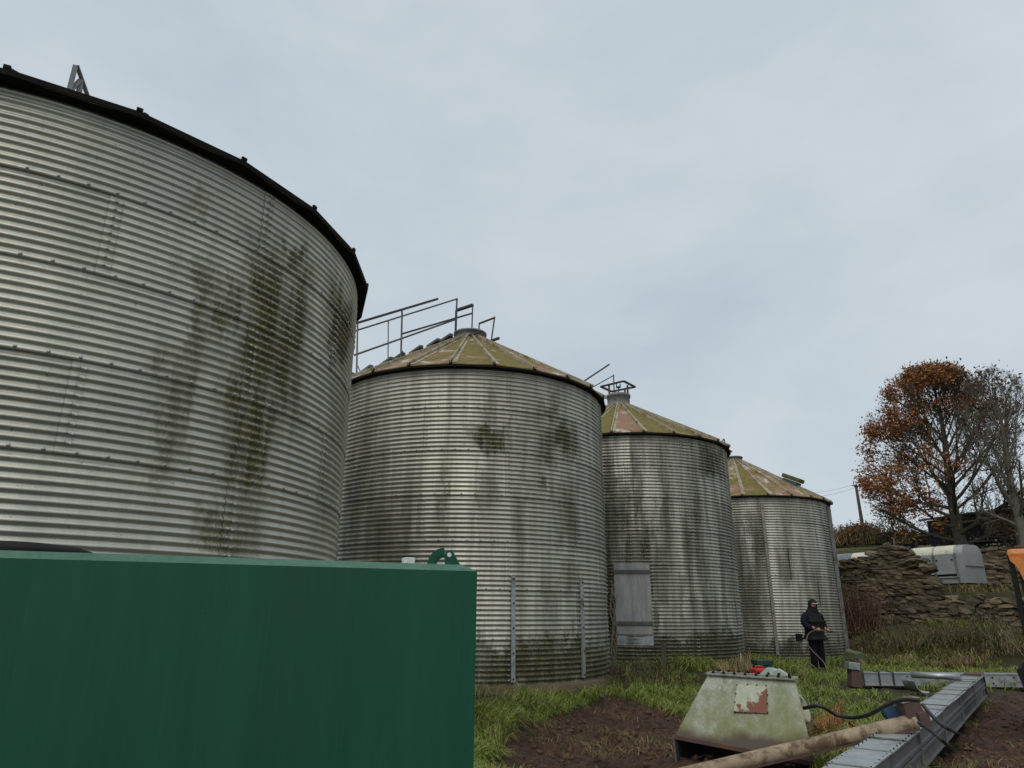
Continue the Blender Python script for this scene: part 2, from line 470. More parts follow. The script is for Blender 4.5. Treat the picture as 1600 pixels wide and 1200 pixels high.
def in_poly(px, py, poly):
    c = np.zeros(np.shape(px), bool)
    j = len(poly) - 1
    for i in range(len(poly)):
        (xi, yi), (xj, yj) = poly[i], poly[j]
        c ^= ((yi > py) != (yj > py)) & (px < (xj - xi) * (py - yi) / (yj - yi + 1e-9) + xi)
        j = i
    return c
DIRTW = [[tuple(zz(x, min(y, 1210), -0.28)[:2]) if y <= 1210 else None for (x, y) in p] for p in DIRT]
# close the two bare patches in plan, towards and past the photographer
DIRTW[0] = [p for p in DIRTW[0] if p] + [(2.2, 4.5), (0.3, 4.2)]
DIRTW[1] = [(3.0, 4.5)] + [p for p in DIRTW[1] if p] + [(30.0, 12.0), (30.0, 4.5)]
def dirt_mask(x, y):
    wx = np.asarray(x, float) + vnoise(x, y, 2.3, 3) * 0.55 + vnoise(x, y, 7, 5) * 0.2
    wy = np.asarray(y, float) + vnoise(x, y, 2.3, 4) * 0.7 + vnoise(x, y, 7, 6) * 0.25
    return in_poly(wx, wy, DIRTW[0]) | in_poly(wx, wy, DIRTW[1])
def zg(x, y, fine=True):
    x = np.asarray(x, float); y = np.asarray(y, float)
    z = np.full(np.broadcast(x, y).shape, -0.30) + 0.12 * sst(10.0, 17.0, y)
    for i, top in ((1, 0.05), (2, -0.02), (3, 0.09), (4, -0.07)):
        S = SILO[i]
        r = np.hypot(x - S['c'][0], y - S['c'][1]) - S['R']
        z = np.maximum(z, -0.30 + (top + 0.30) * (1 - sst(0.35, 2.3, r)))
    s, t = wall_s(x, y), wall_t(x, y)
    side = sst(-0.6, 0.5, t) + 0 * s
    z = z + side * (sst(-2.6, -0.35, s) * 1.05)
    z = z + side * sst(0.06, 0.40, s) * 1.05
    z = z + side * sst(6.28, 6.52, s) * UPSTEP
    z = z + side * sst(16.0, 60.0, s) * 3.0 + (1 - side) * sst(8.0, 50.0, s) * 4.0
    z = z + vnoise(x, y, 0.35, 1) * 0.10 * (np.hypot(x, y) > 4)
    if fine:
        dm = dirt_mask(x, y)
        z = z + vnoise(x, y, 1.3, 2) * 0.07 + vnoise(x, y, 3.7, 8) * np.where(dm, 0.10, 0.05) + vnoise(x, y, 8.0, 9) * np.where(dm, 0.07, 0.025) + vnoise(x, y, 18.0, 29) * np.where(dm, 0.025, 0.01) + np.where(dm, np.abs(vnoise(x, y, 2.0, 19)) * -.10, 0)
    return z
def g(x, y): return float(zg(np.array([x]), np.array([y]))[0])

def axis_coords(lo, hi, step, far_lo, far_hi, k=1.22):
    mid = list(np.arange(lo, hi, step))
    a, d = [], step
    p = lo
    while p > far_lo:
        d *= k; p -= d; a.append(p)
    b, d, p = [], step, mid[-1]
    while p < far_hi:
        d *= k; p += d; b.append(p)
    return np.array(a[::-1] + mid + b)
gx = np.concatenate([axis_coords(-2.0, -1.9, 0.10, -900, -1.9)[:-2], np.arange(-2.0, 8.5, 0.055), axis_coords(8.5, 20.5, 0.12, 8.5, 900)])
gy = np.concatenate([axis_coords(5.0, 5.1, 0.10, -600, 5.1)[:-2], np.arange(5.0, 12.5, 0.055), axis_coords(12.5, 37.5, 0.12, 12.5, 1600)])
GX, GY = np.meshgrid(gx, gy)
GZ = zg(GX, GY)
nv = GX.size
idx = np.arange(nv).reshape(GX.shape)
quads = np.stack([idx[:-1, :-1], idx[:-1, 1:], idx[1:, 1:], idx[1:, :-1]], -1).reshape(-1, 4)
DM = dirt_mask(GX, GY)
t = NT('bare_soil_and_turf')
P = t.pos()
sa = t.sep(t.attr())
n1, n2, n3 = t.noise(P, 2.2, 6, 0.65), t.noise(P, 11, 6, 0.7), t.noise(P, 55, 4, 0.65)
soil = t.mix(t.rng(n1, 0.3, 0.7), (0.085, 0.036, 0.016), (0.160, 0.074, 0.038))
soil = t.mix(t.rng(n2, 0.46, 0.62), soil, (0.024, 0.012, 0.006))
soil = t.mix(t.rng(t.noise(P, 26, 4, .65), 0.56, 0.66, 0, .8), soil, (0.030, 0.015, 0.008))  # dark noise puts crevice shade between lumps into the soil colour
soil = t.mix(t.rng(n3, 0.66, 0.72, 0, 0.7), soil, (0.14, 0.10, 0.06))
turf = t.mix(t.rng(n2, 0.35, 0.65), (0.045, 0.055, 0.012), (0.080, 0.062, 0.024))
turf = t.mix(t.rng(n1, 0.55, 0.75), turf, (0.038, 0.024, 0.014))
col = t.mix(t.rng(t.math('ADD', sa[0], t.math('MULTIPLY', t.math('SUBTRACT', n2, 0.5), 0.7)), 0.35, 0.65), turf, soil)
t.bump(t.math('ADD', n2, t.math('MULTIPLY', n3, 0.5)), 1.0, 0.12)
M_ground = t.out(col, t.rng(n1, 0.3, 0.7, 0.62, 0.92), 0.0)
gme = np_mesh('ground', np.stack([GX.ravel(), GY.ravel(), GZ.ravel()], 1), quads, None, M_ground, np.repeat(DM.ravel()[:, None].astype(float), 3, 1), True)
ground = tag(link_mesh('ground', gme), 'rough farmyard ground of brown soil and turf rising to a terrace', None, None, 'structure')

# ------------------------------------------------------------------ silos
def wall_sheet_mesh(S, mat):
    n_a, n_v = 22, 100
    dA = 2 * PI / S['ns']
    R, amp = S['R'], 0.0112
    over_a = 0.10 / R
    vs = []
    H = RH + 0.022
    for j in range(n_v + 1):
        zc = -H * j / n_v
        v = -zc / RH
        wave = amp * math.cos(2 * PI * 10 * v)
        for i in range(n_a + 1):
            u = i / n_a
            a = -over_a * 0.5 + (dA + over_a) * u
            r = R + wave + 0.0075 * v + 0.0065 * (1 - u)
            vs.append((r * math.cos(a), r * math.sin(a), zc))
    m = n_a + 1
    fs = [(j * m + i, (j + 1) * m + i, (j + 1) * m + i + 1, j * m + i + 1) for j in range(n_v) for i in range(n_a)]
    b = MB(); b.add(vs, fs, True)
    # turned-in edges, so that the sheet shows its thickness at both laps
    e = []
    for i in range(n_a + 1):
        x, y, z = vs[n_v * m + i]
        k = 1 - 0.009 / R
        e.append((x, y, z)); e.append((x * k, y * k, z))
    b.add(e, [(2 * i, 2 * i + 1, 2 * i + 3, 2 * i + 2) for i in range(n_a)])
    e = []
    for j in range(n_v + 1):
        x, y, z = vs[j * m]
        k = 1 - 0.010 / R
        e.append((x, y, z)); e.append((x * k, y * k, z))
    b.add(e, [(2 * j, 2 * j + 1, 2 * j + 3, 2 * j + 2) for j in range(n_v)])
    return b.mesh('wall_sheet', mat)
def bolt_mesh(S, mat):
    b = MB()
    R = S['R']
    dA = 2 * PI / S['ns']
    rb = 0.0165
    def bolt(a, z, r):
        o = Vector((math.cos(a), math.sin(a), 0)); tt = Vector((-math.sin(a), math.cos(a), 0)); u = Vector((0, 0, 1))
        c = o * r + u * z
        vs, n = [], 7
        for (k, h) in ((1.0, 0.0), (0.82, 0.75), (0.0, 1.1)):
            if k == 0: vs.append(c + o * h * 0.011); continue
            vs += [c + (tt * math.cos(2 * PI * q / n) + u * math.sin(2 * PI * q / n)) * rb * k + o * h * 0.011 for q in range(n)]
        fs = [(q, (q + 1) % n, n + (q + 1) % n, n + q) for q in range(n)] + [(n + q, n + (q + 1) % n, 2 * n) for q in range(n)]
        b.add(vs, fs, True)
    p = RH / 10
    for k in range(10):
        z = -p * k - (p if k == 0 else 0) * 0
        if k == 0: continue
        for off in (0.010, 0.062):
            bolt(off / R, -p * k - off * 0.15, R + 0.0112 + 0.0065 + 0.0075 * k / 10)
    nrow = 13
    for q in range(nrow):
        bolt(dA * (q + 0.5) / nrow, -RH * 1.0 + 0.006, R + 0.0112 + 0.0095)
    return b.mesh('bolt', mat)

def build_silo(i, label):
    S = SILO[i]
    cx, cy = S['c']
    R, ze = S['R'], S['ze']
    z0 = ze - S['rings'] * RH
    root = empty('grain_silo', (cx, cy, z0), 0, label, 'grain silo', 'corrugated grain silos standing in a row')
    mat = mat_silo(i)
    sm, bm_ = wall_sheet_mesh(S, mat), bolt_mesh(S, M_bolt)
    dA = 2 * PI / S['ns']
    rr = random.Random(i)
    for k in range(S['rings']):
        for q in range(S['ns']):
            ang = math.radians(S['a0']) + (k % 2) * dA / 2 + q * dA + rr.uniform(-.006, .006)
            o = link_mesh('wall_sheet', sm, root, (0, 0, ze - k * RH - z0), (0, 0, ang))
            bo = link_mesh('bolt', bm_, o)
            bo['kind'] = 'stuff'
    # roof
    OV = {1: 0.15, 2: 0.13, 3: 0.12, 4: 0.12}[i]
    n = 24
    r0, zt = S['cr'] - 0.02, S['roof'] - z0
    r1, zb = R + OV, ze - z0 + 0.02
    da = 2 * PI / n
    slope = (zt - zb) / (r1 - r0)
    pm = MB()
    na = 3
    rows = 7
    vs = []
    for j in range(rows + 1):
        r = r0 + (r1 - r0) * j / rows
        z = zt - slope * (r - r0)
        for q in range(na + 1):
            u = q / na
            rc = r * math.cos(da / 2) / math.cos(da * (u - .5))
            a = da * u
            vs.append((rc * math.cos(a), rc * math.sin(a), z - (0.012 if 0 < q < na else 0) + rr.uniform(-.004, .004) * (0 < q < na)))
    m = na + 1
    fs = [(j * m + q, (j + 1) * m + q, (j + 1) * m + q + 1, j * m + q + 1) for j in range(rows) for q in range(na)]
    pm.add(vs, fs)
    e = []
    for q in range(na + 1):
        x, y, z = vs[rows * m + q]
        e += [(x, y, z), (x, y, z - 0.045)]
    pm.add(e, [(2 * q, 2 * q + 1, 2 * q + 3, 2 * q + 2) for q in range(na)])
    pme = pm.mesh('roof_panel', M_roof)
    rbm = MB()
    d = Vector((r1 - r0, 0, zb - zt)).normalized()
    nrm = Vector((-d.z, 0, d.x))
    L = math.hypot(r1 - r0, zt - zb)
    M = Matrix((d, Vector((0, 1, 0)), nrm)).transposed()
    o0 = Vector((r0, 0, zt))
    # cover flange, tapering, with the raised rib on it
    vs = []
    for s_, w in ((0.03, 0.045), (L - (0.2 if i == 1 else 0.02), 0.10)):
        p = o0 + d * s_
        vs += [p + Vector((0, -0.03, 0)) + nrm * 0.008, p + Vector((0, w, 0)) + nrm * 0.004, p + Vector((0, -0.03, 0)) - nrm * 0.01, p + Vector((0, w, 0)) - nrm * 0.012]
    rbm.add(vs, [(0, 1, 5, 4), (2, 6, 7, 3), (0, 4, 6, 2), (1, 3, 7, 5), (4, 5, 7, 6), (0, 2, 3, 1)])
    rbm.box(o0 + d * (L / 2 + 0.02) + nrm * 0.03 + Vector((0, -0.008, 0)), (L + (-0.25 if i == 1 else 0.05), 0.030, 0.055), M, 0.006)
    rme = rbm.mesh('rib', M_rib)
    roff = {1: -66.0, 2: -62.6, 3: -57.9, 4: -59.6}[i]
    for q in range(n):
        a = math.radians(roff) + q * da
        po = link_mesh('roof_panel', pme, root, (0, 0, 0), (0, 0, a))
        link_mesh('rib', rme, po)
    ev = MB()
    a_off = math.radians(roff)
    lowr = 0.048 if i == 1 else 0.07
    ev.lathe([(R + OV - 0.03, zb - 0.03), (R + OV + 0.012, zb + (0.010 if i == 1 else -0.03)), (R + OV + 0.014, zb + (0.006 if i == 1 else -0.034)), (R + OV + 0.012, zb - lowr), (R + 0.035, zb - lowr - .005), (R + 0.03, zb - 0.03)], 24, a0=a_off, a1=a_off + 2 * PI, smooth=False)
    ev.lathe([(R + 0.05, zb - 0.03), (R + 0.016, zb - 0.07), (R - 0.02, zb - 0.03)], 72)
    for q in range(n):
        a = math.radians(roff) + q * da
        Mz = Matrix.Rotation(a, 3, 'Z')
        ev.box(Mz @ Vector((R + OV + 0.002, -0.008, zb + (0.03 if i == 1 else 0.005))), (0.03, 0.055, 0.036 if i == 1 else 0.06), Mz)
    ev.build('eave_trim', M_eave, root)  # dark ring: underside shade put into the trim's colour
    cr, ch = S['cr'], S['ch']
    MB().lathe([(cr + 0.06, zt - 0.07), (cr + 0.01, zt - 0.02), (cr, zt), (cr, zt + ch * .75), (cr + 0.025, zt + ch * .78), (cr + 0.025, zt + ch), (cr - 0.015, zt + ch), (cr - 0.02, zt - 0.1)], 28).build('roof_collar', M_galvdull, root)
    pl = MB()
    ptop = {1: 0.10, 2: 0.125, 3: 0.0, 4: -0.08}[i] - z0
    pl.lathe([(R - 0.03, ptop + 0.004), (R + 0.16, ptop), (R + 0.20, ptop - 0.03), (R + 0.23, ptop - 0.45)], 64)
    for k in range(len(pl.v)):
        x, y, z = pl.v[k]
        e = mnoise.noise(Vector((x * 1.7, y * 1.7, z * 3))) * 0.035
        pl.v[k] = (x * (1 + e / R), y * (1 + e / R), z + e * .4)
    pl.build('concrete_base', M_conc, root)
    return root, z0

LAB = {1: 'largest and nearest corrugated silo rising behind the green tank, roof hidden by its dark eave',
       2: 'corrugated silo with roof handrails and mossy cone roof, two bolted posts on its wall',
       3: 'corrugated silo with a grey sheet hatch low on its wall and square roof frame',
       4: 'shortest farthest corrugated silo with rusty cone roof, beside the person in black'}
ROOT, Z0 = {}, {}
for i in (1, 2, 3, 4): ROOT[i], Z0[i] = build_silo(i, LAB[i])
def loc(i, p):                                   # world point -> silo-local point
    return Vector(p) - Vector((SILO[i]['c'][0], SILO[i]['c'][1], Z0[i]))

def wall_post(i, px0, py0, px1, py1, w=0.075, mat=None, depth=0.05):
    a0, za = on_silo(i, px0, py0)
    a1, zb_ = on_silo(i, px1, py1)
    a = math.radians((a0 + a1) / 2)
    S = SILO[i]
    Mz = Matrix.Rotation(a, 3, 'Z')
    r = S['R'] + 0.016 + depth / 2
    b = MB()
    h = za - zb_
    c = Mz @ Vector((r, 0, 0)) + Vector((0, 0, (za + zb_) / 2 - Z0[i]))
    b.box(c + Mz @ Vector((0, -w * .32, 0)), (depth, w * .26, h), Mz, 0.004)
    b.box(c + Mz @ Vector((0, w * .32, 0)), (depth, w * .26, h), Mz, 0.004)
    b.box(c + Mz @ Vector((depth * .32, 0, 0)), (depth * .3, w, h), Mz, 0.004)
    o = b.build('stiffener_post', mat or M_galv, ROOT[i])
    bb = MB()
    k = 5
    for q in range(k):
        bb.tube([c + Mz @ Vector((depth * .45, 0, h * (-.47 + .94 * q / (k - 1)))), c + Mz @ Vector((depth * .45 + .016, 0, h * (-.47 + .94 * q / (k - 1))))], 0.014, 7)
    bo = bb.build('bolt', M_eave, o); bo['kind'] = 'stuff'
    return o

# --- silo 1: A-shaped bracket and small knobs on the eave
Rt = ROOT[1]
A1 = {}
d1 = 6.85
b = MB()
pA = lambda x, y, dd=0: loc(1, hd(x, y, d1 + dd))
b.bar(pA(114, 108, .25), pA(103, 152, .05), 0.045, 0.012)
b.bar(pA(116, 108, .25), pA(135, 160, .35), 0.045, 0.014)
b.bar(pA(122, 130, .28), pA(104, 150, .05), 0.045, 0.012)
b.bar(pA(122, 131, .28), pA(119, 157, .12), 0.05, 0.012)
b.build('roof_bracket', M_railgrey, Rt)
b = MB()
for (x, y, s_) in ((14, 121, .07), (22, 124, .06), (224, 187, .06), (216, 185, .04)): b.box(pA(x, y), (s_, s_, s_), Matrix.Rotation(.5, 3, 'Y'), 0.012)
b.build('roof_fixing', M_eave, Rt)
b = MB()
for k in range(9):
    p = pA(203 + random.uniform(-4, 4), 186)
    b.tube([p, p + Vector((random.uniform(-.05, .05), random.uniform(-.04, .04), random.uniform(.03, .09)))], [.006, .003], 4)
o = b.build('grass_tuft', M_ventmoss, None)
o.matrix_world = Matrix.Translation(Vector((SILO[1]['c'][0], SILO[1]['c'][1], Z0[1])))
tag(o, 'small weed tuft growing on the eave of the nearest silo', 'weed')

# --- silo 2: wall posts, roof ladder, handrails, hatch frames
wall_post(2, 801, 900, 806, 1066)
wall_post(2, 908, 905, 913, 1058)
Rt = ROOT[2]
Y2 = SILO[2]['c'][1]
p2 = lambda x, y, Yv: loc(2, yy(x, y, Yv))
Yl = lambda px, off: 13.85 + (px - 556) / 156 * 1.35 + off
rail = MB().bar(p2(556, 507, Yl(556, -.35)), p2(683, 468, Yl(683, -.35)), 0.045).build('handrail', M_dark, Rt)
for (x0, y0, x1, y1) in ((558, 508, 557, 590), (627.4, 487, 626, 566)):
    MB().bar(p2(x0, y0, Yl(x0, -.35)), p2(x1, y1, Yl(x1, -.35)), 0.048, 0.02).build('post', M_railgrey, rail)
MB().bar(p2(628, 523, Yl(628, -.35)), p2(737, 490, Yl(737, -.25)), 0.036).build('mid_rail', M_dark, rail)
MB().bar(p2(559, 574, Yl(559, -.35)), p2(563, 583, Yl(563, -.35)), 0.014).bar(p2(628, 549, Yl(628, -.35)), p2(633, 557, Yl(633, -.35)), 0.014).build('brace', M_railgrey, rail)
rail2 = MB().tube([p2(548, 521, Yl(548, .45)), p2(713.6, 467.6, Yl(713.6, .45))], 0.020, 8).build('handrail', M_railgrey, Rt)
for (x0, y0, x1, y1) in ((606, 503, 606, 571), (713, 467, 712, 490)):
    MB().bar(p2(x0, y0, Yl(x0, .45)), p2(x1, y1, Yl(x1, .45)), 0.04, 0.02).build('post', M_railgrey, rail2)
MB().tube([p2(553, 557, Yl(553, .45)), p2(712, 499.5, Yl(712, .45))], 0.022, 8).build('mid_rail', M_railgrey, rail2)
fr = MB()
fr.bar(p2(712, 486, Y2 - .15), p2(711, 531, Y2 - .15), 0.075, 0.05)
fr.bar(p2(713, 485.5, Y2 - .15), p2(738, 477, Y2 - .35), 0.08, 0.05)
fr.bar(p2(737.5, 476.5, Y2 - .35), p2(736.5, 522, Y2 - .35), 0.035, 0.03)
fr.bar(p2(711, 531, Y2 - .15), p2(748, 520, Y2 - .5), 0.04, 0.04)
fr.build('hatch_frame', M_dark, Rt)
fr = MB()
fr.bar(p2(747.5, 520, Y2), p2(748, 506, Y2), 0.03)
fr.bar(p2(748, 506, Y2), p2(772.5, 496.5, Y2 - .3), 0.035)
fr.bar(p2(772, 495.5, Y2 - .3), p2(767, 534, Y2 - .3), 0.065, 0.03)
fr.bar(p2(753, 529, Y2 - .1), p2(765, 534.5, Y2 - .3), 0.04)
fr.bar(p2(763, 534.5, Y2 - .3), p2(779, 528.5, Y2 - .6), 0.05)
fr.build('hatch_frame', M_dark, Rt)
S = SILO[2]
azl = math.radians(213)
for k, q in enumerate((0.04, 0.19, 0.36, 0.46, 0.62, 0.78, 0.90)):
    r = (S['R'] + .05) * (1 - q) + S['cr'] * q
    zr = (S['ze'] + .02) * (1 - q) + S['roof'] * q - Z0[2] + 0.12
    Mz = Matrix.Rotation(azl, 3, 'Z')
    o = MB().box(Mz @ Vector((r, 0, zr)), (0.09, 0.75 - .25 * q, 0.06), Mz, 0.006).box(Mz @ Vector((r - .045, 0, zr - .05)), (0.02, 0.7 - .25 * q, 0.12), Mz).build('roof_tread', M_railgrey, Rt)
# --- silo 3: hatch door, square roof frame, stubs of the handrail
Rt = ROOT[3]
S = SILO[3]
ah, zt_ = on_silo(3, 991, 878)
_, zb_ = on_silo(3, 993, 990)
aL, _ = on_silo(3, 963, 930)
aR, _ = on_silo(3, 1020, 930)
wd = 2 * S['R'] * math.sin(math.radians(aR - aL) / 2)
Mz = Matrix.Rotation(math.radians((aL + aR) / 2), 3, 'Z')
rc = S['R'] * math.cos(math.radians(aR - aL) / 2) + 0.05
cz = (zt_ + zb_) / 2 - Z0[3]
hh = zt_ - zb_
hd_ = MB()
hd_.box(Mz @ Vector((rc, 0, cz)), (0.03, wd, hh), Mz, 0.006)
for sgn in (-1, 1): hd_.box(Mz @ Vector((rc - .10, sgn * (wd / 2 - .03), cz)), (0.17, 0.03, hh), Mz)
hatch = hd_.build('hatch_door', M_hatch, Rt)
for zc in (cz + hh * .5 - hh * .125, cz - hh * .5 + hh * .155):
    MB().box(Mz @ Vector((rc + .03, 0.0, zc)), (0.035, wd + .01, 0.085), Mz, 0.006).build('batten', M_batten, hatch)
MB().box(Mz @ Vector((rc - .02, 0, cz - hh / 2 - .13)), (0.02, wd, 0.22), Mz, 0.004).build('hatch_sill', M_galv, Rt)
ax3 = Vector((0, 0, S['roof'] + S['ch'] - Z0[3]))
fz = ax3.z + 0.29
fr = MB()
cs = [Vector((-.52, .02, fz)), Vector((.10, -.52, fz)), Vector((.53, .04, fz)), Vector((-.12, .52, fz))]
for k in range(4): fr.bar(cs[k], cs[(k + 1) % 4], 0.06, 0.045)
fr.build('roof_frame', M_dark, Rt)
for (x, y) in ((-.29, -.13), (.27, -.13), (-.24, .22), (.25, .24)): MB().bar((x, y, fz), (x, y, ax3.z - .2), 0.05).build('frame_leg', M_dark, Rt)
MB().bar((0, -.1, fz - .02), (0, -.1, ax3.z), 0.03).box((0, -.1, fz - .06), (.13, .1, .03)).box((0.055, -.1, fz - .01), (.02, .1, .1)).box((-0.055, -.1, fz - .01), (.02, .1, .1)).build('lid_clamp', M_dark, Rt)
p3 = lambda x, y, Yv: loc(3, yy(x, y, Yv))
r3 = MB().bar(p3(903, 601, 20.0), p3(952, 568, 20.0), 0.04).build('handrail', M_dark, Rt)
r4 = MB().tube([p3(905, 616, 20.8), p3(959, 585, 20.8)], 0.017, 7).build('handrail', M_railgrey, Rt)
MB().bar(p3(958.5, 584, 20.8), p3(960, 618, 20.8), 0.035).build('post', M_railgrey, r4)
MB().tube([p3(925, 634, 20.6), p3(968, 607, 20.6)], 0.017, 7).build('mid_rail', M_railgrey, r4)
d3 = math.hypot(*S['c']) - 0.5
MB().bar(loc(3, hd(1132, 683, d3)), loc(3, hd(1127, 690, d3)), .03).bar(loc(3, hd(1132, 683, d3)), loc(3, hd(1135, 696, d3)), .03).bar(loc(3, hd(1141, 693, d3)), loc(3, hd(1134, 703, d3)), .06).build('roof_bracket', M_dark, Rt)
# --- silo 4: pipes on the wall, roof vent, gutter bracket, small black opening
wall_post(4, 1192, 785, 1217, 1020, 0.09, m_simple('grey_pipe', (.27, .265, .24), (.19, .185, .165), 6, .6, .2), 0.06)
wall_post(4, 1296.5, 790, 1321, 1018, 0.12, M_galvdull, 0.10)
Rt = ROOT[4]
S = SILO[4]
dv = math.hypot(*S['c']) - 0.75
vc = loc(4, hd(1238, 751, dv))
slope4 = math.atan2(S['roof'] - S['ze'], S['R'] - .3)
Mv = Matrix.Rotation(math.radians(-42), 3, 'Z') @ Matrix.Rotation(slope4 * .8, 3, 'Y')
MB().box(vc + Mv @ Vector((0, 0, -.08)), (.50, .42, .32), Mv, .02).build('vent_box', M_ventbox, Rt)
MB().box(vc + Mv @ Vector((0, 0, .16)), (.62, .52, .14), Mv, .04).build('vent_lid', M_ventmoss, Rt)
de = math.hypot(*S['c']) - 0.15
MB().bar(loc(4, hd(1290, 779, de)), loc(4, hd(1303, 783, de)), .12, .10, bev=.02).bar(loc(4, hd(1292, 779, de)), loc(4, hd(1297, 790, de)), .14, .1).build('gutter_bracket', M_dark, Rt)
ao, zo = on_silo(4, 1251, 992)
Mz = Matrix.Rotation(math.radians(ao), 3, 'Z')
MB().box(Mz @ Vector((S['R'] + .03, 0, 0)) + Vector((0, 0, zo - Z0[4])), (.07, .20, .20), Mz, .01).build('junction_box', M_eave, Rt)
for (xa, ya, xb, yb) in ((1232, 853, 1236, 902), (1279, 905, 1284, 942)):
    a0_, za = on_silo(4, xa, ya); a1_, zc = on_silo(4, xb, yb)
    P0 = Matrix.Rotation(math.radians(a0_), 3, 'Z') @ Vector((S['R'] + .025, 0, 0)) + Vector((0, 0, za - Z0[4]))
    P1 = Matrix.Rotation(math.radians(a0_), 3, 'Z') @ Vector((S['R'] + .025, 0, 0)) + Vector((0, 0, zc - Z0[4]))
    MB().tube([P0, P1], .009, 6).build('cable', M_eave, Rt)

# a stake by silo 3 and the dead creeper between silos 2 and 3
M_wood = m_simple('weathered_wood', (0.10, 0.085, 0.06), (0.055, 0.05, 0.03), 9, 0.9, stretch=(1, 1, .2), bump=.5)
sp = hd(1041, 1040, 16.9)
MB().box((sp.x, sp.y, sp.z + .16), (.11, .05, .72), Matrix.Rotation(.05, 3, 'Y'), .006).build('wooden_stake', M_wood, None, label='weathered wooden stake standing against the foot of the hatch silo', cat='stake')
M_stem = m_simple('dead_stem', (0.13, 0.11, 0.08), (0.07, 0.06, 0.04), 9, 0.9)
cr_ = MB()
for k in range(5):
    pts = []
    x0 = 957 + k * 1.5
    for q in range(12):
        f = q / 11
        d = 13.6 + .15 * k
        pts.append(hd(x0 + 5 * f + 3 * math.sin(q * 1.3 + k * 2), 905 + 140 * f + k * 6, d))
    cr_.tube(pts, [.008 + .006 * f / 11 for f in range(12)], 5)
cr_.build('dead_creeper', M_stem, None, label='thin dead creeper stems hanging beside the handrail silo', cat='creeper')

# ------------------------------------------------------------------ green tank
t = NT('green_tank_paint')
P = t.objc()
st = t.noise(t.vmath('MULTIPLY', P, (9, 9, .35)), 1.0, 5, .6)
col = t.mix(t.rng(st, .3, .7), (0.0075, 0.078, 0.042), (0.012, 0.092, 0.052))
col = t.mix(t.rng(t.noise(P, 1.1, 4, .6), .45, .75, 0, .6), col, (0.020, 0.068, 0.040))
col = t.mix(t.rng(t.noise(t.vmath('MULTIPLY', P, (3.2, 3.2, .25)), 1.0, 5, .65), .44, .66, 0, .35), col, (0.010, 0.052, 0.030))
col = t.mix(t.rng(t.noise(t.vmath('MULTIPLY', P, (40, 40, 1.6)), 1.0, 4, .7), .56, .70, 0, .35), col, (0.030, 0.095, 0.065))
col = t.mix(t.rng(t.noise(P, 42, 3, .7), .71, .76, 0, .6), col, (.12, .13, .075))
t.bump(t.math('ADD', t.math('MULTIPLY', st, .5), t.math('MULTIPLY', t.noise(P, 70, 3, .6), .15)), .25, .01)
M_green = t.out(col, t.rng(t.noise(P, 2.0, 4, .6), .3, .7, .42, .56), 0.0, .28)
t.b.inputs['Coat Weight'].default_value = .06
t.b.inputs['Coat Roughness'].default_value = .28
M_white = m_simple('white_plastic', (0.72, 0.72, 0.70), (0.62, 0.62, 0.60), 8, .5, bump=0)
M_blackpl = m_simple('black_plastic', (0.009, 0.009, 0.009), (0.016, 0.016, 0.016), 9, .75, bump=.1, spec=.2)
TL, TR = hd(0, 878, 3.24), hd(748, 893, 3.41)
TZ = (TL.z + TR.z) / 2
tu = Vector((TR.x - TL.x, TR.y - TL.y, 0)).normalized()
tv = Vector((-tu.y, tu.x, 0))                    # away from the camera
tank = empty('fuel_tank', (TR.x, TR.y, g(TR.x, TR.y) - .02), math.atan2(tu.y, tu.x), 'large dark green steel tank filling the lower left in front of the nearest silo', 'fuel tank')
tz = TZ - tank.location.z
LEN, DEP, ch = 4.1, 1.35, 0.056
b = MB()
x0, x1 = -LEN, 0.0
zb_ = 0.14
fr_ = [(x0, 0, zb_), (x1, 0, zb_), (x1, 0, tz), (x0, 0, tz)]
bk_ = [(x0, DEP, zb_), (x1, DEP, zb_), (x1, DEP, tz), (x0, DEP, tz)]
tp_ = [(x0 + ch, ch, tz + .031), (x1 - ch, ch, tz + .031), (x1 - ch, DEP - ch, tz + .031), (x0 + ch, DEP - ch, tz + .031)]
vs = fr_ + bk_ + tp_
b.add(vs, [(0, 1, 2, 3), (5, 4, 7, 6), (1, 5, 6, 2), (4, 0, 3, 7), (0, 4, 5, 1)])
body = b.build('tank_body', M_green, tank)
M_greensheen = m_simple('sky_sheen_green', (.040, .125, .080), (.060, .150, .100), 9, .5, c3=(.03, .10, .065), s3=5, bump=.1)  # paler green for the top fold: sky sheen put into the colour
MB().add(vs[:], [(3, 2, 9, 8), (2, 6, 10, 9), (6, 7, 11, 10), (7, 3, 8, 11), (8, 9, 10, 11)]).build('folded_top', M_greensheen, tank)
for q in (.3, 1.4, 2.6, 3.8): MB().box((-q, DEP / 2, .07), (.1, DEP, .15)).build('skid', M_dark, tank)
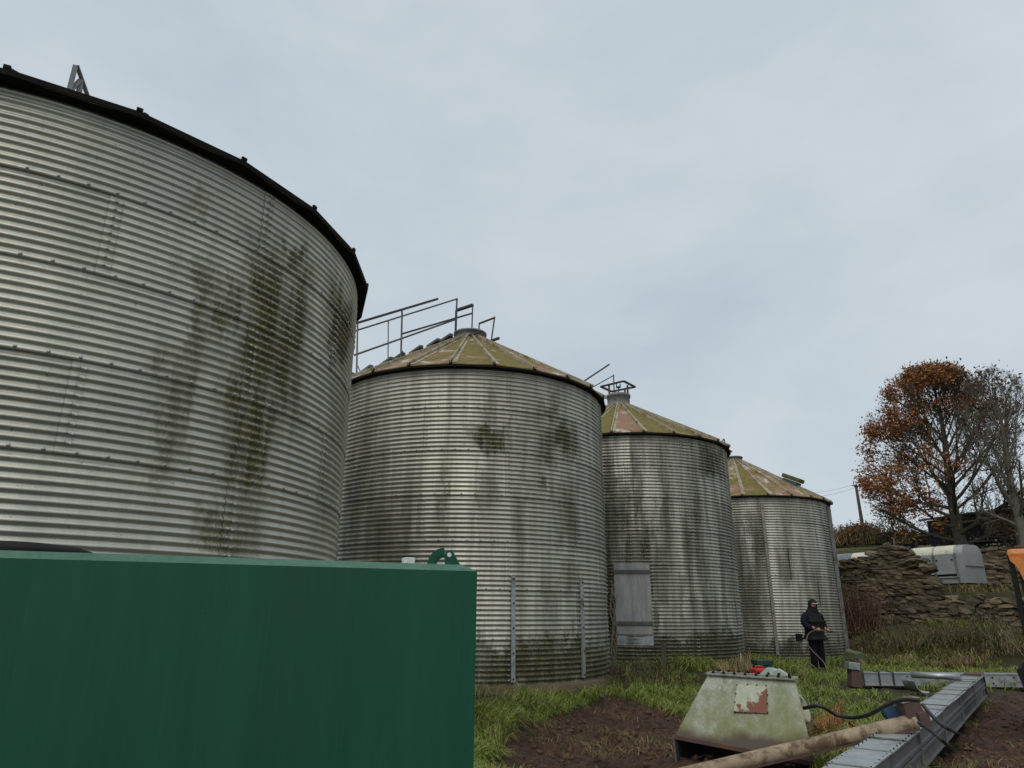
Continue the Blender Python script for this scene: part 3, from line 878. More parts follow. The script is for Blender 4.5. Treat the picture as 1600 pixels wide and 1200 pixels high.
# lifting lug: bent strap and a plate with an eye
def tloc(px, py, back):
    """tank-local x for a survey pixel column on the tank top, at the given depth behind the front"""
    r = ray(px, py)
    o = Vector((0, 0, EYE)) - tank.location
    Rm = Matrix.Rotation(-tank.rotation_euler.z, 3, 'Z')
    o, r = Rm @ o, Rm @ r
    k = (back - o.y) / r.y
    return o + r * k
la, lb, lc_ = tloc(678, 884, .10), tloc(722, 884, .10), tloc(704, 861, .10)
zt0 = tz + .031
lug = MB()
pl = [(lc_.x - .016, zt0 - .004), (lb.x, zt0 - .004), (lc_.x + .022, zt0 + .058), (lc_.x + .008, zt0 + .070), (lc_.x - .012, zt0 + .066), (lc_.x - .024, zt0 + .044)]
lug.prism(pl, .012, None, (0, .095, 0))
lug.build('lifting_lug', M_green, tank)
strap = MB()
pts = [Vector((la.x + (lc_.x - .02 - la.x) * (1 - math.cos(q / 7 * PI / 2)), .115, zt0 - .01 + .068 * math.sin(q / 7 * PI / 2))) for q in range(8)]
for q in range(7): strap.bar(pts[q] - (pts[q + 1] - pts[q]) * .15, pts[q + 1], .045, .013, Vector((0, 1, 0)))
strap.build('lug_strap', M_green, tank)
MB().tube([Vector((lc_.x - .002, .09, zt0 + .047)), Vector((lc_.x - .002, .094, zt0 + .047))], .011, 12).build('lug_eye', M_white, tank)
wa = tloc(640, 883, .14)
MB().box((wa.x, .14, zt0 + .012), (.052, .05, .036), None, .004).build('white_cap', M_white, tank)
lc2 = tloc(20, 866, .55)
MB().lathe([(.0, .050), (.15, .046), (.26, .034), (.315, .016), (.32, .004), (.315, -.02)], 40, (lc2.x, .55, zt0 + .016)).build('manhole_lid', M_blackpl, tank)

# ------------------------------------------------------------------ hopper
t = NT('mossy_galvanised_hopper')
P = t.pos()
X = t.sep(P)
n = t.noise(P, 2.6, 6, .62)
sp_ = t.voro(P, 70, 'Color')
base = t.mix(t.sep(sp_)[0], (.28, .295, .255), (.385, .395, .35))
base = t.mix(t.rng(t.noise(t.vmath('MULTIPLY', P, (9, 9, .6)), 1, 6, .65), .42, .60, 0, .85), base, (.17, .185, .12))
base = t.mix(t.rng(t.noise(P, 38, 3, .7), .56, .68, 0, .65), base, (.12, .13, .085))
base = t.mix(t.rng(t.noise(t.vmath('MULTIPLY', P, (22, 22, .9)), 1, 4, .6), .66, .72, 0, .7), base, (.07, .07, .04))
mo = t.math('MULTIPLY', t.rng(X[2], .55, .0, .30, 1.1), t.rng(n, .28, .54))
base = t.mix(t.math('MULTIPLY', mo, .88, clamp=True), base, (.135, .145, .040))
mud = t.rng(t.math('ADD', X[2], t.math('MULTIPLY', t.math('SUBTRACT', t.noise(P, 4, 5, .6), .5), .22)), .13, .03)
base = t.mix(mud, base, (.062, .042, .026))
t.bump(n, .12, .02)
M_hop = t.out(base, .6, .28)
M_rust = m_simple('brown_painted_rust', (.075, .045, .038), (.115, .07, .058), 8, .75, c3=(.14, .07, .035), s3=5)
hTL, hTR = hd(1110, 1052, 8.85), hd(1247, 1060, 8.72)
hBL, hBR = hd(1060, 1146, 8.50), hd(1277, 1186, 8.30)
hu = (hBR - hBL); hu.z = 0; hu.normalize()
hn = Vector((-hu.y, hu.x, 0))                     # away from the viewer
hop = empty('grain_hopper', (0, 0, 0), 0, 'grey green galvanised hopper with a rust patched plate standing on bare soil', 'hopper')
hop.location = ((hBL + hBR) / 2 + hn * .5); hop.location.z = -.32
HL = lambda p: Vector(p) - hop.location
bTL, bTR = hTL + hn * .30 + hu * .02, hTR + hn * .30 - hu * .03
bBL, bBR = hBL + hn * .95 + hu * .10, hBR + hn * .85 - hu * .22
bBL.z = bBR.z = hBL.z - .05
def panel(name, q4, th, mat, parent, flip=False, sub=6):
    """a slightly dished steel panel with thickness"""
    a_, b_, c_, d_ = [HL(p) for p in q4]
    nn_ = (b_ - a_).cross(d_ - a_).normalized()
    mb = MB()
    vs = []
    for j in range(sub + 1):
        for i_ in range(sub + 1):
            u, v = i_ / sub, j / sub
            p = (a_ * (1 - u) + b_ * u) * (1 - v) + (d_ * (1 - u) + c_ * u) * v
            p = p + nn_ * (mnoise.noise(p * 2.3) * .016 * 16 * u * (1 - u) * v * (1 - v))
            vs.append(p)
    m = sub + 1
    N = m * m
    vs2 = vs + [p - nn_ * th for p in vs]
    fs = [(j * m + i_, j * m + i_ + 1, (j + 1) * m + i_ + 1, (j + 1) * m + i_) for j in range(sub) for i_ in range(sub)]
    fs2 = fs + [tuple(N + k for k in f[::-1]) for f in fs]
    rim = [i_ for i_ in range(m)] + [j * m + sub for j in range(1, m)] + [sub * m + i_ for i_ in range(sub - 1, -1, -1)] + [j * m for j in range(sub - 1, 0, -1)]
    for k in range(len(rim)):
        p, q = rim[k], rim[(k + 1) % len(rim)]
        fs2.append((q, p, N + p, N + q))
    mb.add(vs2, fs2)
    return mb.build(name, mat, parent)
panel('front_panel', [hBL, hBR, hTR, hTL], .006, M_hop, hop)
panel('back_panel', [bBR, bBL, bTL, bTR], .006, M_hop, hop)
panel('end_panel', [bBL, hBL, hTL, bTL], .006, M_hop, hop)
panel('end_panel', [hBR, bBR, bTR, hTR], .006, M_hop, hop)
fl = MB()
upv = Vector((0, 0, 1))
for (a_, b_) in ((hTL, hTR), (bTR, bTL)):
    a2, b2 = HL(a_), HL(b_)
    fl.bar(a2 + Vector((0, 0, .012)), b2 + Vector((0, 0, .012)), .075, .018, bev=.003)
    fl.bar(a2 - Vector((0, 0, .022)), b2 - Vector((0, 0, .022)), .022, .05, bev=.003)
fl.bar(HL(hTL) + Vector((0, 0, .014)), HL(bTL) + Vector((0, 0, .014)), .06, .02)
fl.bar(HL(hTR) + Vector((0, 0, .014)), HL(bTR) + Vector((0, 0, .014)), .06, .02)
flange = fl.build('top_flange', M_hop, hop)
bt = MB()
for (a_, b_) in ((hTL, hTR), (bTL, bTR)):
    for q in range(8):
        p = HL(a_.lerp(b_, (q + .5) / 8)) + Vector((0, 0, .015))
        bt.tube([p, p + Vector((0, 0, .03))], .016, 6)
bo = bt.build('bolt', M_eave, flange); bo['kind'] = 'stuff'
# patch plate on the front panel
fn = (hBR - hBL).cross(hTL - hBL).normalized()
def on_front(px, py, off=.0):
    r = ray(px, py); o_ = Vector((0, 0, EYE))
    k = (hBL - o_).dot(fn) / r.dot(fn)
    return o_ + r * k + fn * off
plate_c = on_front(1180, 1093)
t = NT('flaking_red_patch_plate')
P = t.pos()
nn = t.noise(P, 4.2, 5, .6, .3)
X = t.sep(P)
dx = t.math('SUBTRACT', X[0], plate_c.x)
gg = t.math('ADD', nn, t.math('MULTIPLY', t.math('SUBTRACT', plate_c.z, X[2]), 1.1))
gg = t.math('ADD', gg, t.math('MULTIPLY', dx, .9))
base = t.mix(t.rng(gg, .41, .44), t.mix(t.rng(t.noise(P, 20, 4, .6), .3, .7), (.43, .45, .35), (.29, .31, .23)), (.17, .060, .034))
M_patch = t.out(base, .7, .1)
pq = [on_front(1151, 1112, .034), on_front(1204, 1114, .034), on_front(1203, 1071, .034), on_front(1156, 1069, .034)]
plate = panel('patch_plate', pq, .012, M_patch, hop, sub=3)
bt = MB()
for k in range(4):
    for q in range(3):
        p = HL(pq[k].lerp(pq[(k + 1) % 4], q / 3 * .94 + .03))
        bt.tube([p, p + fn * .01], .007, 6)
bo = bt.build('bolt', M_eave, plate); bo['kind'] = 'stuff'
# trough below: two end cheeks, floor and a dark opening in front
tr = MB()
zfl = -.30
hbl, hbr, bbl, bbr = HL(hBL), HL(hBR), HL(bBL), HL(bBR)
dz = Vector((0, 0, -.285))
for (p, q) in ((hbl, bbl), (hbr, bbr)):
    a2 = p; c2 = q
    sx = hu * .014
    tr.add([a2 - sx, c2 - sx, c2 + dz - sx, a2 + dz * .98 - sx + hn * .06, a2 + sx, c2 + sx, c2 + dz + sx, a2 + dz * .98 + sx + hn * .06],
           [(0, 1, 2, 3), (7, 6, 5, 4), (0, 4, 5, 1), (1, 5, 6, 2), (2, 6, 7, 3), (3, 7, 4, 0)])
tr.bar(bbl + dz * .5, bbr + dz * .5, .02, .28)
tr.build('trough', M_dark, hop)
MB().bar(hbl - hu * .01 - Vector((0, 0, .02)), hbr + hu * .01 - Vector((0, 0, .02)), .03, .045, bev=.004).build('bottom_lip', M_rust, hop)
MB().bar(hbl - hu * .02 + dz * .05, hbl - hu * .02 + dz * .95 + hn * .05, .02, .03).build('trough_edge', M_galvdull, hop)
# round port on the right end
pc = HL(hd(1256, 1104, 8.75))
pd = (hu * 1.0 - hn * .25 + Vector((0, 0, .35))).normalized()
Mq = pd.to_track_quat('Z', 'Y').to_matrix()
M_port = m_simple('cream_plastic', (.52, .49, .38), (.40, .37, .28), 6, .6, bump=.05)
pt = MB().lathe([(.0, -.02), (.15, -.02), (.15, .03), (.10, .035), (.10, -.06)], 26)
pt.v = [tuple(pc + Mq @ Vector(v)) for v in pt.v]
pt.build('round_port', M_port, hop)

# ------------------------------------------------------------------ things behind the hopper
M_red = m_simple('faded_red_plastic', (.42, .012, .020), (.50, .022, .03), 6, .45, bump=.05)
M_dgreen = m_simple('dark_green_plastic', (.010, .030, .022), (.016, .04, .03), 6, .55)
M_pgreen = m_simple('pale_grey_green_paint', (.30, .40, .35), (.40, .48, .43), 4, .5, bump=.05)
rx = hd(1199, 1062, 13.6)
rg = g(rx.x, rx.y)
top = hd(1199, 1041, 13.6).z
red = empty('fuel_can', (rx.x, rx.y, rg), .15, 'bright red fuel can standing behind the hopper rim', 'fuel can')
h_ = top - rg
prof = [(-.20, 0), (.20, 0), (.20, h_ * .80), (.08, h_), (-.20, h_)]
b = MB().prism(prof, .22, None, (0, -.11, 0))
o = fix_normals(b.build('can_body', M_red, red))
bv = o.modifiers.new('round', 'BEVEL'); bv.width = .025; bv.segments = 3
MB().tube([(.14, 0, h_ * .86), (.18, 0, h_ * .99)], .03, 10).build('cap', M_blackpl, red)
MB().tube([(-.16, 0, h_ - .01), (-.14, 0, h_ + .035), (-.02, 0, h_ + .035), (0.0, 0, h_ - .01)], .013, 7).build('handle', M_red, red)
gx_ = hd(1196, 1046, 15.4)
gg_ = g(gx_.x, gx_.y); tg = hd(1196, 1028, 15.4).z
dg = empty('tool_box', (gx_.x, gx_.y, gg_), .1, 'dark green box behind the red fuel can', 'box')
MB().box((0, 0, (tg - gg_) * .42), (.30, .26, (tg - gg_) * .84), None, .015).build('box_body', M_dgreen, dg)
MB().box((0, 0, (tg - gg_) * .93), (.33, .29, (tg - gg_) * .14), None, .012).build('lid', M_dgreen, dg)
wx_ = hd(1217, 1062, 12.8)
wg = g(wx_.x, wx_.y); tw = hd(1217, 1041, 12.8).z
ws = empty('pressure_washer', (wx_.x, wx_.y, wg), -.1, 'pale grey green machine cover with a sloping top beside the red fuel can', 'pressure washer')
hh_ = tw - wg
b = MB().prism([(-.25, 0), (.20, 0), (.25, hh_ * .80), (.02, hh_), (-.08, hh_), (-.25, hh_ * .82)], .44, None, (0, -.22, 0))
o = fix_normals(b.build('machine_cover', M_pgreen, ws))
bv = o.modifiers.new('round', 'BEVEL'); bv.width = .02; bv.segments = 2
MB().bar((.03, -.12, hh_ + .004), (.235, -.12, hh_ * .825 + .004), .10, .012).build('white_stripe', M_white, ws)
MB().bar((.03, .0, hh_ + .004), (.235, .0, hh_ * .825 + .004), .02, .014).build('dark_seam', M_dark, ws)
for sx in (-.2, .2): MB().tube([(sx, -.27, .07), (sx, -.22, .07)], .07, 14).build('wheel', M_blackpl, ws)

# ------------------------------------------------------------------ conveyors and auger
M_beamtop = m_simple('bright_galvanised_cover', (.42, .44, .455), (.30, .32, .335), 5, .5, .5, c3=(.17, .17, .15), s3=3.5, t3=(.58, .7), bump=.12)
M_beamside = m_simple('dirty_galvanised_side', (.20, .215, .22), (.15, .16, .165), 3, .55, .35, c3=(.08, .075, .06), s3=2.0, t3=(.58, .72), bump=.03)
def frame(a, b):
    d = (Vector(b) - Vector(a)); L = d.length; d.normalize()
    x = d.cross(Vector((0, 0, 1))).normalized()
    u = x.cross(d)
    return d, x, u, L
BT = .17
bn, bf = zz(1331, 1197, BT), zz(1525, 1050, BT)
d, x, u, L = frame(bn, bf)
bn = bn - d * 1.6; L += 1.6
beam = empty('conveyor_trunking', bn, 0, 'long galvanised conveyor trunking lying on the ground running away under the auger tube', 'conveyor', 'dismantled conveyors')
W, Hh = .29, .33
Mb = Matrix((x, d, u)).transposed()
def bp(s_, a_, z_): return d * s_ + x * a_ + u * z_
b = MB()
for sg in (-1, 1):
    b.box(bp(L / 2, sg * (W / 2 - .015), -Hh / 2 - .01), (.014, L, Hh - .02), Mb)
    b.box(bp(L / 2, sg * (W / 2 - .002), -Hh * .40), (.03, L, .035), Mb, .005)
    b.box(bp(L / 2, sg * (W / 2 - .002), -Hh * .58), (.03, L, .035), Mb, .005)
b.box(bp(L / 2, 0, -Hh + .005), (W + .05, L, .012), Mb)
b.build('trunking_side', M_beamside, beam)
k = 0
s_ = 0.0
rr = random.Random(5)
while s_ < L - .1:
    ln = min(rr.choice((.72, .80, .46)), L - s_)
    tilt = rr.uniform(-.006, .006)
    MB().box(bp(s_ + ln / 2, rr.uniform(-.006, .006), .004 + tilt), (W + .035, ln - .012, .014), Mb @ Matrix.Rotation(rr.uniform(-.012, .012), 3, 'Z'), .003).build('cover_plate', M_beamtop, beam)
    MB().box(bp(s_ + ln, 0, .016), (W + .04, .025, .014), Mb, .003).build('joint_strap', M_galvdull, beam)
    k += 1
    if k % 3 == 0:
        for sg in (-1, 1): MB().box(bp(s_ + ln, sg * (W / 2 + .008), -Hh / 2), (.022, .03, Hh - .02), Mb, .003).build('side_flange', M_galvdull, beam)
    s_ += ln
bt = MB()
for q in range(int(L / .16)):
    for sg in (-1, 1):
        p = bp(.1 + q * .16, sg * (W / 2 - .005), .008)
        bt.tube([p, p + u * .012], .0065, 6)
bo = bt.build('bolt', M_eave, beam); bo['kind'] = 'stuff'
ep = bp(L + .02, 0, 0)
MB().box(ep + u * (-Hh / 2), (W + .06, .03, Hh), Mb, .004).build('end_plate', M_dark, beam)
MB().box(bp(L - .18, 0, .035), (W * .9, .3, .05), Mb, .006).build('inlet_collar', M_rust, beam)

# second conveyor lying across, behind
ca, cb = zz(1350, 1074, -.23), zz(1640, 1075, -.23)
ca.z = g(ca.x, ca.y) + .0; cb.z = g(cb.x, cb.y)
zc_ = (ca.z + cb.z) / 2 + .02
ca.z = cb.z = zc_
d, x, u, L = frame(ca, cb)
Mb = Matrix((x, d, u)).transposed()
con = empty('conveyor_section', ca, 0, 'galvanised conveyor section lying across the grass in front of the stone bank, end upturned', 'conveyor', 'dismantled conveyors')
b = MB()
b.box(bp(L / 2, 0, .125), (.26, L, .25), Mb, .006)
b.box(bp(L / 2, .135, .245), (.03, L, .02), Mb).box(bp(L / 2, .135, .01), (.03, L, .02), Mb)
b.build('trunking_side', M_beamtop, con)
for q in (.02, .34, .62, 1.5, 2.4): MB().box(bp(q, 0, .125), (.31, .03, .29), Mb, .004).build('side_flange', M_galvdull if q > .7 else M_dark, con)
bt = MB()
for q in range(9):
    for zq in (.07, .18):
        p = bp(.9 + q * .42, .13, zq)
        bt.tube([p, p + x * .02], .014, 6)
bo = bt.build('bolt', M_eave, con); bo['kind'] = 'stuff'
MB().box(bp(-.10, 0, .13), (.26, .22, .34), Mb @ Matrix.Rotation(-.12, 3, 'X'), .008).build('upturned_end', M_rust, con)
MB().box(bp(-.13, .02, .37), (.28, .22, .14), Mb @ Matrix.Rotation(-.12, 3, 'X'), .008).build('end_cap', M_galv, con)
# loose pipe on it and a curved guard in front
pa, pb = hd(1428, 1053, 15.5), hd(1506, 1057, 15.4)
pz = zc_ + .25 + .11
pa.z = pb.z = pz
pipe = MB().tube([pa, pb], .055, 16)
pipe.build('galvanised_pipe', M_galv, None, label='short galvanised pipe lying on top of the crosswise conveyor section', cat='pipe')
ga = zz(1441, 1078, -.22)
ga.z = g(ga.x, ga.y) + .0
b = MB()
prof = []
for q in range(13):
    a_ = PI * (1.0 + q / 12 * .62)
    prof.append((math.cos(a_) * .22, math.sin(a_) * .22 + .23))
vs, fs = [], []
for (k, dy) in ((0, -.17), (1, .17)):
    for (px_, pz_) in prof: vs.append(Vector((px_, dy, pz_)))
n_ = len(prof)
vs += [v * .94 + Vector((0, 0, .014)) for v in vs]
for q in range(n_ - 1):
    fs.append((q, q + 1, n_ + q + 1, n_ + q)); fs.append((2 * n_ + q + 1, 2 * n_ + q, 3 * n_ + q, 3 * n_ + q + 1))
fs += [(0, n_, 3 * n_, 2 * n_), (n_ - 1, 3 * n_ - 1, 4 * n_ - 1, 2 * n_ - 1)]
fs += [(q + 1, q, 2 * n_ + q, 2 * n_ + q + 1) for q in range(n_ - 1)] + [(n_ + q, n_ + q + 1, 3 * n_ + q + 1, 3 * n_ + q) for q in range(n_ - 1)]
b.add(vs, fs)
b.build('curved_guard', M_galv, None, (ga.x - .05, ga.y - .1, ga.z + .03), (0, 0, .2), label='curved piece of galvanised guard leaning in front of the crosswise conveyor section', cat='guard')

# auger tube across the trunking
M_auger = m_simple('beige_rusty_tube', (.40, .32, .215), (.25, .185, .12), 9, .75, .0, c3=(.11, .065, .035), s3=5, t3=(.5, .62), bump=.5)
aR_ = zz(1432, 1123, BT + .105)
aL_ = zz(1150, 1191, -.12)
d, x, u, L = frame(aL_, aR_)
aug = empty('auger_tube', aL_, 0, 'beige rust streaked auger tube resting across the long trunking, brown gear head at its end', 'auger')
b = MB()
b.tube([-d * 1.1, d * (L * .25), d * (L * .5), d * (L * .75), d * L], .074, 24)
b.build('tube', M_auger, aug)
MB().bar(-d * .9 - x * 0 - u * .055 + x * .07, d * L - u * .055 + x * .07, .02, .014).build('seam_strip', M_rust, aug)
MB().tube([d * (L - .03), d * (L + .012)], .082, 24).build('end_ring', M_auger, aug)
Mg = Matrix((d, x, u)).transposed()
hb = MB()
hb.box(d * (L + .02) + u * .085 - x * .03, (.17, .18, .22), Mg, .012)
hb.box(d * (L + .08) + u * .02 + x * .02, (.10, .14, .14), Mg, .012)
hb.build('gear_head', M_rust, aug)
MB().box(d * (L + .02) + u * .20 - x * .03, (.19, .20, .02), Mg, .004).build('head_cover', M_auger, aug)
M_blue = m_simple('dull_blue_paint', (.02, .05, .11), (.03, .07, .14), 8, .5)
MB().tube([d * (L - .12) + u * .09 - x * .22, d * (L - .12) + u * .09 - x * .10], .075, 16).build('blue_motor', M_blue, aug)
# black hoses
M_hose = m_simple('black_rubber', (.012, .012, .012), (.022, .021, .02), 12, .55, bump=.1)
def spline(pts, n=8):
    out = []
    P_ = [Vector(p) for p in pts]
    P_ = [P_[0] * 2 - P_[1]] + P_ + [P_[-1] * 2 - P_[-2]]
    for i_ in range(1, len(P_) - 2):
        for q in range(n):
            tt = q / n
            a_, b_, c_, e_ = P_[i_ - 1], P_[i_], P_[i_ + 1], P_[i_ + 2]
            out.append(.5 * ((2 * b_) + (c_ - a_) * tt + (2 * a_ - 5 * b_ + 4 * c_ - e_) * tt ** 2 + (3 * b_ - a_ - 3 * c_ + e_) * tt ** 3))
    out.append(P_[-2])
    return out
hp = [hop.location + pc + pd * .03]
for (px_, py_, dd, zoff) in ((1285, 1099, 8.6, None), (1310, 1112, 8.7, None), (1335, 1117, 8.6, None), (1362, 1112, 8.3, None), (1386, 1099, 8.1, None), (1408, 1090, 7.95, None), (1425, 1088, 7.85, None), (1440, 1089, 7.8, None)):
    hp.append(hd(px_, py_, dd))
MB().tube(spline(hp), .019, 10).build('black_hose', M_hose, None, label='black rubber hose sagging from the hopper port to the auger gear head', cat='hose')
hz = [hd(1446, 1096, 7.9), hd(1456, 1108, 7.7), hd(1472, 1124, 7.5), hd(1488, 1134, 7.6)]
q_ = zz(1502, 1142, -.26); hz.append(Vector((q_.x, q_.y, g(q_.x, q_.y) + .02)))
q_ = zz(1520, 1143, -.26); hz.append(Vector((q_.x, q_.y, g(q_.x, q_.y) + .01)))
MB().tube(spline(hz), .016, 8).build('black_cable', M_hose, None, label='upper of two black cables draped from the gear head over the trunking', cat='cable')
hz = [hd(1440, 1124, 7.75), hd(1450, 1130, 7.6), hd(1466, 1142, 7.4), hd(1480, 1154, 7.3)]
q_ = zz(1490, 1164, -.26); hz.append(Vector((q_.x, q_.y, g(q_.x, q_.y) + .02)))
q_ = zz(1497, 1167, -.26); hz.append(Vector((q_.x, q_.y, g(q_.x, q_.y) + .01)))
MB().tube(spline(hz), .016, 8).build('black_cable', M_hose, None, label='lower of two black cables hanging from the gear head to the soil', cat='cable')
q1, q2, q3 = zz(1270, 1142, -.28), zz(1290, 1148, -.28), zz(1312, 1153, -.28)
for q_ in (q1, q2, q3): q_.z = g(q_.x, q_.y) + .03
MB().tube([q1, q2, q3], .009, 6).build('thin_white_pipe', M_white, None, label='thin pale pipe end on the soil between hopper and auger tube', cat='pipe')

# ------------------------------------------------------------------ stone walls
M_stone = m_simple('brown_field_stone', (.150, .110, .064), (.078, .062, .041), 4, .9, c3=(.050, .050, .024), s3=2.5, bump=.5, bd=.03, jitter=.42)
M_core = m_simple('earth_core', (.026, .020, .013), (.04, .03, .018), 4, .95, bump=.6)
M_earthdark = M_core
def stone_mesh(seed):
    rr = random.Random(seed)
    bm = bmesh.new()
    bmesh.ops.create_cube(bm, size=1)
    bmesh.ops.subdivide_edges(bm, edges=bm.edges[:], cuts=1, use_grid_fill=True)
    for v in bm.verts:
        l = v.co.length
        v.co = v.co * (1 - .42 * max(0, l - .5)) * 1.06
        v.co += Vector((rr.uniform(-.085, .085), rr.uniform(-.085, .085), rr.uniform(-.11, .11)))
    me = bpy.data.meshes.new('stone')
    bm.to_mesh(me); bm.free()
    me.materials.append(M_stone)
    return me
STONES = [stone_mesh(k) for k in range(14)]
def stone_wall(name, label, A, B, top_px, d_fix, z_lo, thick, rseed, sw=(.30, .62), sh=(.12, .21), maxn=300, coping=False):
    """A,B plan points of the face; top_px: list of (s along wall, top z)"""
    rr = random.Random(rseed)
    A, B = Vector((A[0], A[1], 0)), Vector((B[0], B[1], 0))
    d = (B - A); L = d.length; d.normalize()
    nrm = Vector((-d.y, d.x, 0))
    root = empty(name, (A.x, A.y, z_lo), math.atan2(d.y, d.x), label, 'stone wall')
    ss = [p[0] for p in top_px]; zs = [p[1] for p in top_px]
    topz = lambda s_: float(np.interp(s_, ss, zs))
    core = MB()
    n = 60
    vs = []
    for q in range(n + 1):
        s_ = L * q / n
        z = max(min(topz(max(s_ - .3, 0)), topz(s_), topz(min(s_ + .3, L))) - .30 - z_lo, .05)
        vs += [(s_, .07, -.6), (s_, .07, z), (s_, thick - .05, z), (s_, thick - .05, -.6)]
    fs = []
    for q in range(n):
        a_, b_ = q * 4, q * 4 + 4
        fs += [(a_, b_, b_ + 1, a_ + 1), (a_ + 1, b_ + 1, b_ + 2, a_ + 2), (a_ + 2, b_ + 2, b_ + 3, a_ + 3)]
    fs += [(0, 1, 2, 3), (n * 4 + 3, n * 4 + 2, n * 4 + 1, n * 4)]
    core.add(vs, fs); core.build('wall_core', M_core, root)
    extra = MB()
    z = z_lo
    zmax = max(zs)
    allst = []
    while z < zmax:
        hgt = rr.uniform(*sh)
        s_ = rr.uniform(-.2, 0)
        while s_ < L:
            w = rr.uniform(*sw)
            tz_ = min(topz(min(max(s_ + w * .25, 0), L)), topz(min(max(s_ + w * .65, 0), L)))
            if z + hgt * .6 < tz_ + rr.uniform(-.08, .06):
                ruin = max(0, 1 - (tz_ - z) / .7) if not coping else 0
                zj = z + rr.uniform(-.025, .025)
                hj = hgt * (rr.uniform(1.5, 2.1) if rr.random() < .07 else rr.uniform(.85, 1.25))
                allst.append((w * hj, (s_ + w / 2, .14 + rr.uniform(-.035, .03) - rr.uniform(0, .16) * ruin, zj + hgt / 2 - z_lo),
                              (rr.uniform(-.07, .07) * (1 + 4 * ruin), rr.uniform(-.05, .05) * (1 + 6 * ruin), rr.uniform(-.07, .07) * (1 + 4 * ruin)),
                              (w * 1.04, rr.uniform(.26, .42), hj)))
            s_ += w * .97
        z += hgt * .93
    allst.sort(key=lambda q: -q[0])
    cnt = len(allst)
    for q in allst[:maxn]: link_mesh('stone', rr.choice(STONES), root, *q[1:])
    for q in allst[maxn:]:
        me_ = rr.choice(STONES)
        Mx = Matrix.Translation(q[1]) @ Euler(q[2]).to_matrix().to_4x4() @ Matrix.Diagonal((*q[3], 1))
        extra.add([Mx @ v.co for v in me_.vertices], [tuple(p.vertices) for p in me_.polygons])
    if extra.v: extra.build('small_stones', M_stone, root, kind='stuff')
    if coping:
        s_ = 0
        while s_ < L:
            w = rr.uniform(.5, .9)
            link_mesh('coping_stone', rr.choice(STONES), root, (s_ + w / 2, thick / 2, topz(s_) - z_lo + .03), (0, 0, 0), (w * 1.02, thick + .1, .12))
            s_ += w
    return root, cnt
def wpt(px):                                    # where a survey column crosses the wall's foot line
    r = ray(px, 955); r = Vector((r.x, r.y)).normalized()
    A_ = Vector((W_A.x, W_A.y))
    k = A_.dot(W_NRM) / r.dot(W_NRM)
    p = r * k
    return p
def ztop(px, py):
    p = wpt(px)
    return hd(px, py, p.length).z
prof = [(1300, 900), (1312, 884), (1330, 872), (1346, 866), (1362, 859), (1378, 851), (1400, 848), (1425, 846), (1441, 851), (1447, 860), (1464, 864), (1467, 878), (1474, 893), (1483, 908), (1490, 920), (1504, 925), (1522, 929), (1545, 927), (1600, 925), (1635, 924)]
pA_, pB_ = wpt(1300), wpt(1635)
tp = [((wpt(x_) - pA_).length, ztop(x_, y_)) for x_, y_ in prof]
wall1, c1 = stone_wall('stone_wall', 'broken dry stone wall with ruined stepped top in front of the silver trailer', pA_, pB_, tp, 0, 0.80, .62, 3, sw=(.18, .52), sh=(.07, .15), maxn=290)

# a long stone slab sticking out and the dark hole under it
sl = wpt(1452); slz = ztop(1452, 917)
# upper wall behind the trailer
OFF = 6.1
uA, uB = wpt(1440) + W_NRM * OFF, wpt(1640) + W_NRM * OFF
du = uA.length
z_hi = 4.15
Lu = (uB - uA).length
wall2, c2 = stone_wall('retaining_wall', 'upper stone retaining wall with flat coping behind the trailer and the orange digger', uA, uB, [(0, hd(1560, 853, (wpt(1560) + W_NRM * OFF).length).z), (Lu, hd(1560, 848, (wpt(1560) + W_NRM * OFF).length).z)], 0, 1.75, .5, 11, sw=(.18, .48), sh=(.10, .20), maxn=270, coping=True)

UPZ = hd(1560, 850, (wpt(1560) + W_NRM * OFF).length).z

# fallen stones beside silo 4
for k, (px_, py_, s_, lb) in enumerate(((1336, 1006, .42, 'large mossy fallen stone beside the foot of the farthest silo'), (1346, 1020, .28, 'small dark fallen stone in front of the large mossy one'))):
    p = hd(px_, py_, 24.2 - k * .5)
    o = link_mesh('fallen_stone', STONES[k + 2].copy(), None, (p.x, p.y, g(p.x, p.y) + s_ * .28), (.3, .2 * k, .6 + k), (s_ * 1.2, s_, s_ * .9))
    if k == 0: o.data.materials[0] = m_simple('mossy_stone', (.13, .14, .085), (.085, .095, .045), 5, .9, bump=.4)
    tag(o, lb, 'stone')

# ------------------------------------------------------------------ livestock trailer
M_alu = m_simple('dull_aluminium', (.36, .365, .365), (.28, .285, .285), 3, .45, .35, bump=.05)
M_cream = m_simple('cream_roof_paint', (.62, .60, .47), (.52, .50, .39), 3, .5, c3=(.34, .33, .24), s3=2.5, bump=.05)
M_roofgrey = m_simple('grey_roof_sheet', (.20, .215, .235), (.15, .16, .175), 4, .5, .3)
ra, rb = hd(1503, 844, 29.8), hd(1312, 861, 32.3)
zr_ = ra.z
ddir = Vector((ra.x - rb.x, ra.y - rb.y, 0)); LT = ddir.length + .4; ddir.normalize()      # towards its right-hand end
tx = -ddir                                                    # local +x runs to the far (left) end
tra = empty('livestock_trailer', (ra.x, ra.y, 1.93), math.atan2(tx.y, tx.x), 'silver aluminium livestock trailer with cream roof edge parked behind the broken stone wall', 'trailer')
tra.rotation_euler[1] = math.atan2(ra.z - rb.z, LT - .4)
Ht = zr_ - 1.93
